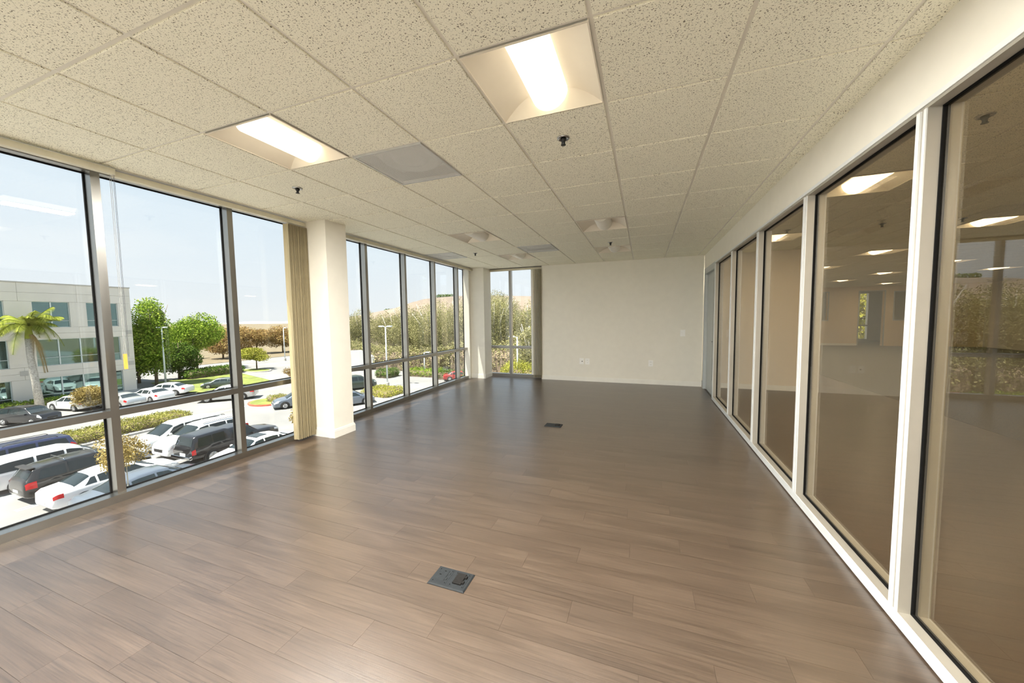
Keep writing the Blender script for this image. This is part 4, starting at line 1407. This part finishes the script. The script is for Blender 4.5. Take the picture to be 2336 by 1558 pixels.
SHAPES = {
 'sedan': dict(st=[(-2.40, .42, .58, .62, .70, .55), (-2.36, .33, .86, .92, .80, .66), (-2.20, .28, .95, 1.04, .86, .74), (-1.72, .22, .96, 1.08, .90, .78),
                   (-1.05, .20, .96, 1.38, .91, .62), (-.55, .20, .95, 1.45, .91, .60), (.10, .20, .94, 1.46, .91, .60), (.50, .20, .93, 1.41, .91, .61),
                   (1.32, .20, .92, .99, .90, .78), (1.80, .22, .86, .93, .89, .76), (2.20, .24, .74, .80, .84, .68), (2.36, .26, .60, .66, .74, .58), (2.42, .32, .50, .54, .62, .48)],
              side=[(.08, 1.12, .06, .52), (-.86, .00, -.86, -.02), (-1.36, -.94, -1.10, -.94)], ws=(1.26, .56), rg=(-1.66, -1.10), hub=(1.42, -1.38), r=.335,
              tail=(-2.33, -2.02, 3.9, 4.9), head=(1.94, 2.32, 4.0, 5.2)),
 'suv': dict(st=[(-2.38, .48, .74, .80, .76, .62), (-2.34, .40, 1.00, 1.10, .86, .70), (-2.26, .34, 1.08, 1.22, .90, .74), (-2.00, .28, 1.10, 1.62, .92, .66),
                 (-1.60, .26, 1.09, 1.70, .94, .68), (-.60, .25, 1.07, 1.75, .94, .69), (.20, .25, 1.05, 1.74, .94, .69), (.55, .25, 1.04, 1.68, .94, .69),
                 (1.32, .25, 1.03, 1.14, .93, .82), (1.90, .26, 1.00, 1.09, .92, .80), (2.22, .28, .90, .98, .88, .72), (2.34, .30, .72, .80, .80, .62), (2.40, .38, .58, .62, .66, .52)],
             side=[(.12, 1.12, .10, .58), (-.92, .04, -.92, .03), (-1.92, -1.00, -1.78, -1.00)], ws=(1.28, .62), rg=(-2.235, -2.02), hub=(1.45, -1.40), r=.37,
             tail=(-2.32, -1.98, 3.6, 5.0), head=(1.98, 2.32, 4.0, 5.0)),
 'van': dict(st=[(-2.46, .45, .74, .80, .78, .64), (-2.42, .36, 1.00, 1.10, .88, .74), (-2.36, .32, 1.06, 1.24, .92, .76), (-2.16, .26, 1.08, 1.64, .94, .72),
                 (-1.60, .24, 1.07, 1.72, .95, .72), (-.60, .23, 1.04, 1.75, .95, .73), (.40, .23, 1.00, 1.73, .95, .73), (.80, .23, .98, 1.62, .95, .72),
                 (1.70, .23, .96, 1.08, .93, .80), (2.10, .25, .90, .98, .90, .76), (2.34, .28, .74, .82, .84, .66), (2.44, .36, .58, .62, .70, .52)],
             side=[(.30, 1.35, .28, .84), (-.78, .20, -.78, .19), (-2.10, -.88, -1.98, -.88)], ws=(1.64, .84), rg=(-2.34, -2.18), hub=(1.58, -1.42), r=.345,
             tail=(-2.40, -2.12, 3.8, 5.3), head=(2.02, 2.36, 4.0, 5.0)),
 'pickup': dict(st=[(-2.80, .55, .95, 1.02, .88, .78), (-2.77, .50, 1.04, 1.20, .92, .80), (-2.58, .46, 1.08, 1.72, .94, .72), (-2.40, .44, 1.08, 1.80, .95, .74), (-.85, .40, 1.08, 1.84, .95, .74),
                    (-.74, .40, 1.08, 1.80, .95, .72), (-.60, .40, 1.07, 1.74, .95, .70), (.10, .40, 1.06, 1.77, .95, .70), (.50, .40, 1.06, 1.70, .95, .70), (1.15, .40, 1.06, 1.18, .95, .84),
                    (1.90, .40, 1.04, 1.14, .94, .82), (2.45, .42, .98, 1.06, .92, .78), (2.56, .44, .86, .92, .88, .72), (2.60, .50, .70, .74, .80, .66)],
                side=[(-.48, .92, -.48, .52), (-1.62, -.95, -1.62, -.95), (-2.46, -1.68, -2.36, -1.68)], ws=(1.10, .56), rg=(-2.745, -2.60), hub=(1.62, -1.72), r=.39,
                tail=(-2.785, -2.60, 3.2, 4.9), head=(2.22, 2.56, 4.2, 5.0)),
}
CAR_CACHE = {}

def car_meshes(kind):
    if kind in CAR_CACHE: return CAR_CACHE[kind]
    d = SHAPES[kind]
    S = CarShape(d['st'])
    out = []      # (name, mesh, parent index or None, paint?)
    out.append(('body', S.body().mesh('body', 'paint_white', True), None, True))
    for sd in (1, -1):
        for (a, b_, a2, b2) in d['side']:
            m_ = MB(); S.patch(m_, a, b_, 5.10, 5.90, sd, 0.008, 6, 3, a2, b2)
            out.append(('side_window', m_.mesh('side_window', 'car_glass', True), None, False))
    m_ = MB(); S.cross_patch(m_, d['ws'][0], d['ws'][1], [6.15, 7, 8, 8.99], (0.010, 0.012))
    out.append(('windscreen', m_.mesh('windscreen', 'car_glass', True), None, False))
    m_ = MB(); S.cross_patch(m_, d['rg'][0], d['rg'][1], [6.15, 7, 8, 8.99], (-0.012, 0.010))
    out.append(('rear_window', m_.mesh('rear_window', 'car_glass', True), None, False))
    y0, y1 = d['st'][0][0], d['st'][-1][0]
    for sd in (1, -1):
        m_ = MB(); a, b_, v0_, v1_ = d['tail']; S.patch(m_, a, b_, v0_, v1_, sd, 0.012, 4, 3)
        out.append(('tail_light', m_.mesh('tail_light', 'tail_red', True), None, False))
        m_ = MB(); a, b_, v0_, v1_ = d['head']; S.patch(m_, a, b_, v0_, v1_, sd, 0.012, 4, 3)
        out.append(('headlight', m_.mesh('headlight', 'lamp_clear', True), None, False))
        zmid = 0.98 if kind == 'sedan' else 1.10
        m_ = MB(); ym = d['side'][0][1] - 0.22
        m_.cbox(sd * 0.97 - 0.09, sd * 0.97 + 0.09, ym - 0.05, ym + 0.06, zmid - 0.06, zmid + 0.08, 0.03)
        out.append(('mirror', m_.mesh('mirror', 'paint_white'), None, True))
    # wheel arches, wheels with rims
    r = d['r']
    for hy in d['hub']:
        for sd in (1, -1):
            w = S.sec(hy)[3][0]
            m_ = MB(); m_.lathe([(r + 0.075, -0.20), (r + 0.075, 0.006), (0.02, 0.007)], 22, (0, 0, 0), 'x')
            if sd < 0: m_.v = [(-x, y, z) for x, y, z in m_.v]; m_.f = [f[::-1] for f in m_.f]
            m_.v = [(x + sd * w, y + hy, max(z + r, 0.22)) for x, y, z in m_.v]
            out.append(('wheel_arch', m_.mesh('wheel_arch', 'plastic_black'), None, False))
            m_ = MB(); m_.lathe([(r * 0.62, -0.10), (r * 0.97, -0.10), (r, -0.07), (r, 0.0), (r * 0.96, 0.030), (r * 0.66, 0.034), (r * 0.64, 0.015)], 24, (0, 0, 0), 'x')
            if sd < 0: m_.v = [(-x, y, z) for x, y, z in m_.v]; m_.f = [f[::-1] for f in m_.f]
            m_.v = [(x + sd * (w - 0.005), y + hy, z + r) for x, y, z in m_.v]
            wi = len(out)
            out.append(('wheel', m_.mesh('wheel', 'tyre', True), None, False))
            m_ = MB(); m_.lathe([(r * 0.66, 0.016), (r * 0.62, 0.036), (r * 0.56, 0.022), (r * 0.2, 0.028), (r * 0.16, 0.040), (0.004, 0.042)], 24, (0, 0, 0), 'x')
            for q in range(5):
                a = 2 * PI * q / 5
                m_.tube([(0.036, math.cos(a) * r * 0.12, math.sin(a) * r * 0.12), (0.034, math.cos(a) * r * 0.6, math.sin(a) * r * 0.6)], [0.05, 0.035], 4)
            if sd < 0: m_.v = [(-x, y, z) for x, y, z in m_.v]; m_.f = [f[::-1] for f in m_.f]
            m_.v = [(x + sd * (w - 0.005), y + hy, z + r) for x, y, z in m_.v]
            out.append(('rim', m_.mesh('rim', 'rim', True), wi, False))
    zb = d['st'][1][1]
    m_ = MB(); m_.box(-0.26, 0.26, y0 - 0.012, y0 + 0.03, zb + 0.18, zb + 0.30); out.append(('number_plate', m_.mesh('number_plate', 'plate_car'), None, False))
    m_ = MB(); m_.box(-0.26, 0.26, y1 - 0.03, y1 + 0.015, .38, .49); out.append(('number_plate', m_.mesh('number_plate', 'plate_car'), None, False))
    m_ = MB(); m_.box(-0.42, 0.42, y1 - 0.10, y1 + 0.005, .52, .60 if kind == 'sedan' else .70); out.append(('grille', m_.mesh('grille', 'plastic_black'), None, False))
    CAR_CACHE[kind] = out
    return out

def car(name, label, kind, paint, x, y, rz, scale=1.0, extras=()):
    r = thing(name, label, 'car' if kind != 'pickup' else 'truck', (x, y, G), rz, group='parked cars')
    r.scale = (scale,) * 3
    objs = []
    for (nm, me, par, painted) in car_meshes(kind):
        o = link(nm, me, r if par is None else objs[par])
        if painted:
            o.material_slots[0].link = 'OBJECT'
            o.material_slots[0].material = MATS['paint_' + paint]
        objs.append(o)
    if 'bars' in extras:
        for yy in (-1.0, .1):
            MB().tube([(-.72, yy, 1.74), (-.66, yy, 1.83), (.66, yy, 1.83), (.72, yy, 1.74)], 0.025, 6).build('roof_bar', 'chrome', r)
    if 'rails' in extras:
        for s in (-1, 1):
            MB().tube([(s * .64, -1.7, 1.70), (s * .64, -1.6, 1.77), (s * .64, .2, 1.79), (s * .64, .35, 1.74)], 0.02, 6).build('roof_rail', 'plastic_black', r)
    if 'sunroof' in extras:
        MB().cbox(-.42, .42, -.35, .35, 1.47, 1.485, 0.005).build('sunroof', 'car_glass', r)
    if 'spoiler' in extras:
        MB().cbox(-.6, .6, -2.18, -1.9, 1.66, 1.71, 0.02).build('spoiler', 'plastic_black', r)
    if 'bumper' in extras:
        bevelled(MB().box(-.9, .9, -2.95, -2.78, .50, .68).build('chrome_bumper', 'chrome', r), 0.03)
    return r
FW, BK = 0.0, PI
# near row, parked tail towards the camera side (heading +y)
car('dark_suv', 'charcoal SUV with chrome roof bars and red tail lights near the window', 'suv', 'charcoal', -28.3, 9.75, FW, 1.0, ('bars', 'spoiler'))
car('white_sedan', 'white sedan with red tail light in front of the charcoal SUV', 'sedan', 'white', -25.6, 9.75, FW, 1.0)
car('silver_sedan', 'silver blue sedan nearest below the windows behind the thin tree', 'sedan', 'slate', -22.9, 9.85, FW, 1.0)
car('white_crossover', 'white crossover between the blue van and charcoal SUV', 'van', 'white', -31.3, 9.5, FW, 1.0)
car('blue_van', 'dark blue minivan with roof rails parked by the hedge', 'van', 'blue', -34.6, 8.9, BK, 1.0, ('rails',))
# facing row (heading -y)
car('white_crossover', 'white crossover with black roof fin parked beside the yellow-green hedge', 'van', 'pearl', -31.0, 15.4, BK, 1.0)
car('white_suv', 'white SUV facing us between crossover and black pickup', 'suv', 'white', -28.5, 15.35, BK, 1.04, ('rails',))
car('black_pickup', 'black pickup truck with a camper shell and chrome bumper', 'pickup', 'black', -25.9, 15.6, FW, 1.0, ('bumper',))
car('white_sedan', 'white sedan with black sunroof beside the black pickup', 'sedan', 'white', -22.9, 15.2, BK, 1.0, ('sunroof',))
# road and far lot
car('silver_sedan', 'silver sedan driving along the road past the lawn', 'sedan', 'silver', -43.3, 25.9, math.radians(133), 1.12)
car('dark_sedan', 'dark sedan parked by the lawn behind the silver sedan', 'sedan', 'green', -52.2, 30.6, math.radians(133), 0.88)
car('white_car', 'white car under the lamp pole at the lawn edge', 'sedan', 'white', -53.4, 25.4, math.radians(120), 1.0)
car('white_car', 'white sedan in the far row with red tail light, left of the white car', 'sedan', 'white', -51.2, 22.9, math.radians(95), 1.0)
car('grey_car', 'pale car with dark rear glass partly behind the first mullion', 'sedan', 'silver', -50.8, 20.3, math.radians(95), 1.0)
car('dark_hatchback', 'black hatchback parked in front of the palm', 'suv', 'black', -50.6, 14.3, math.radians(-70), 0.86)
car('white_car', 'white car below the golden tree before the office building', 'sedan', 'pearl', -54.0, 18.2, math.radians(100), 1.0)
car('silver_car', 'blue-grey car facing us beside the red-kerbed island', 'sedan', 'slate', -33.0, 26.4, math.radians(150), 1.0)
# seen through the second window run
car('dark_pickup', 'dark green car at the kerb behind the nearer column edge', 'suv', 'green', -33.9, 34.9, math.radians(-30), 1.0)
car('grey_car', 'grey sedan low in the first bay of the second window run', 'sedan', 'slate', -28.2, 28.0, math.radians(-30), 1.0)
car('red_car', 'small red car glimpsed below the eucalyptus trees', 'sedan', 'red', -24.5, 44.4, math.radians(-60), 0.9)
tk = thing('box_truck', 'white box truck parked far off in the second window run', 'truck', (-46.8, 47.4, G), math.radians(-40))
MB().box(-1.2, 1.2, -4.0, 1.8, 0.9, 3.4).build('cargo_box', 'paint_white', tk)
MB().cbox(-1.1, 1.1, 1.9, 3.6, 0.6, 2.6, 0.3).build('cab', 'paint_white', tk)
for s in (-1, 1):
    for yy in (-2.6, 2.7):
        MB().lathe([(0.05, -0.12), (0.45, -0.12), (0.45, 0.12), (0.05, 0.12)], 16, (s * 1.0, yy, 0.45), 'x').build('wheel', 'tyre', tk)
MB().quad((-0.9, 3.62, 1.7), (0.9, 3.62, 1.7), (0.85, 3.45, 2.45), (-0.85, 3.45, 2.45)).build('windscreen', 'car_glass', tk)
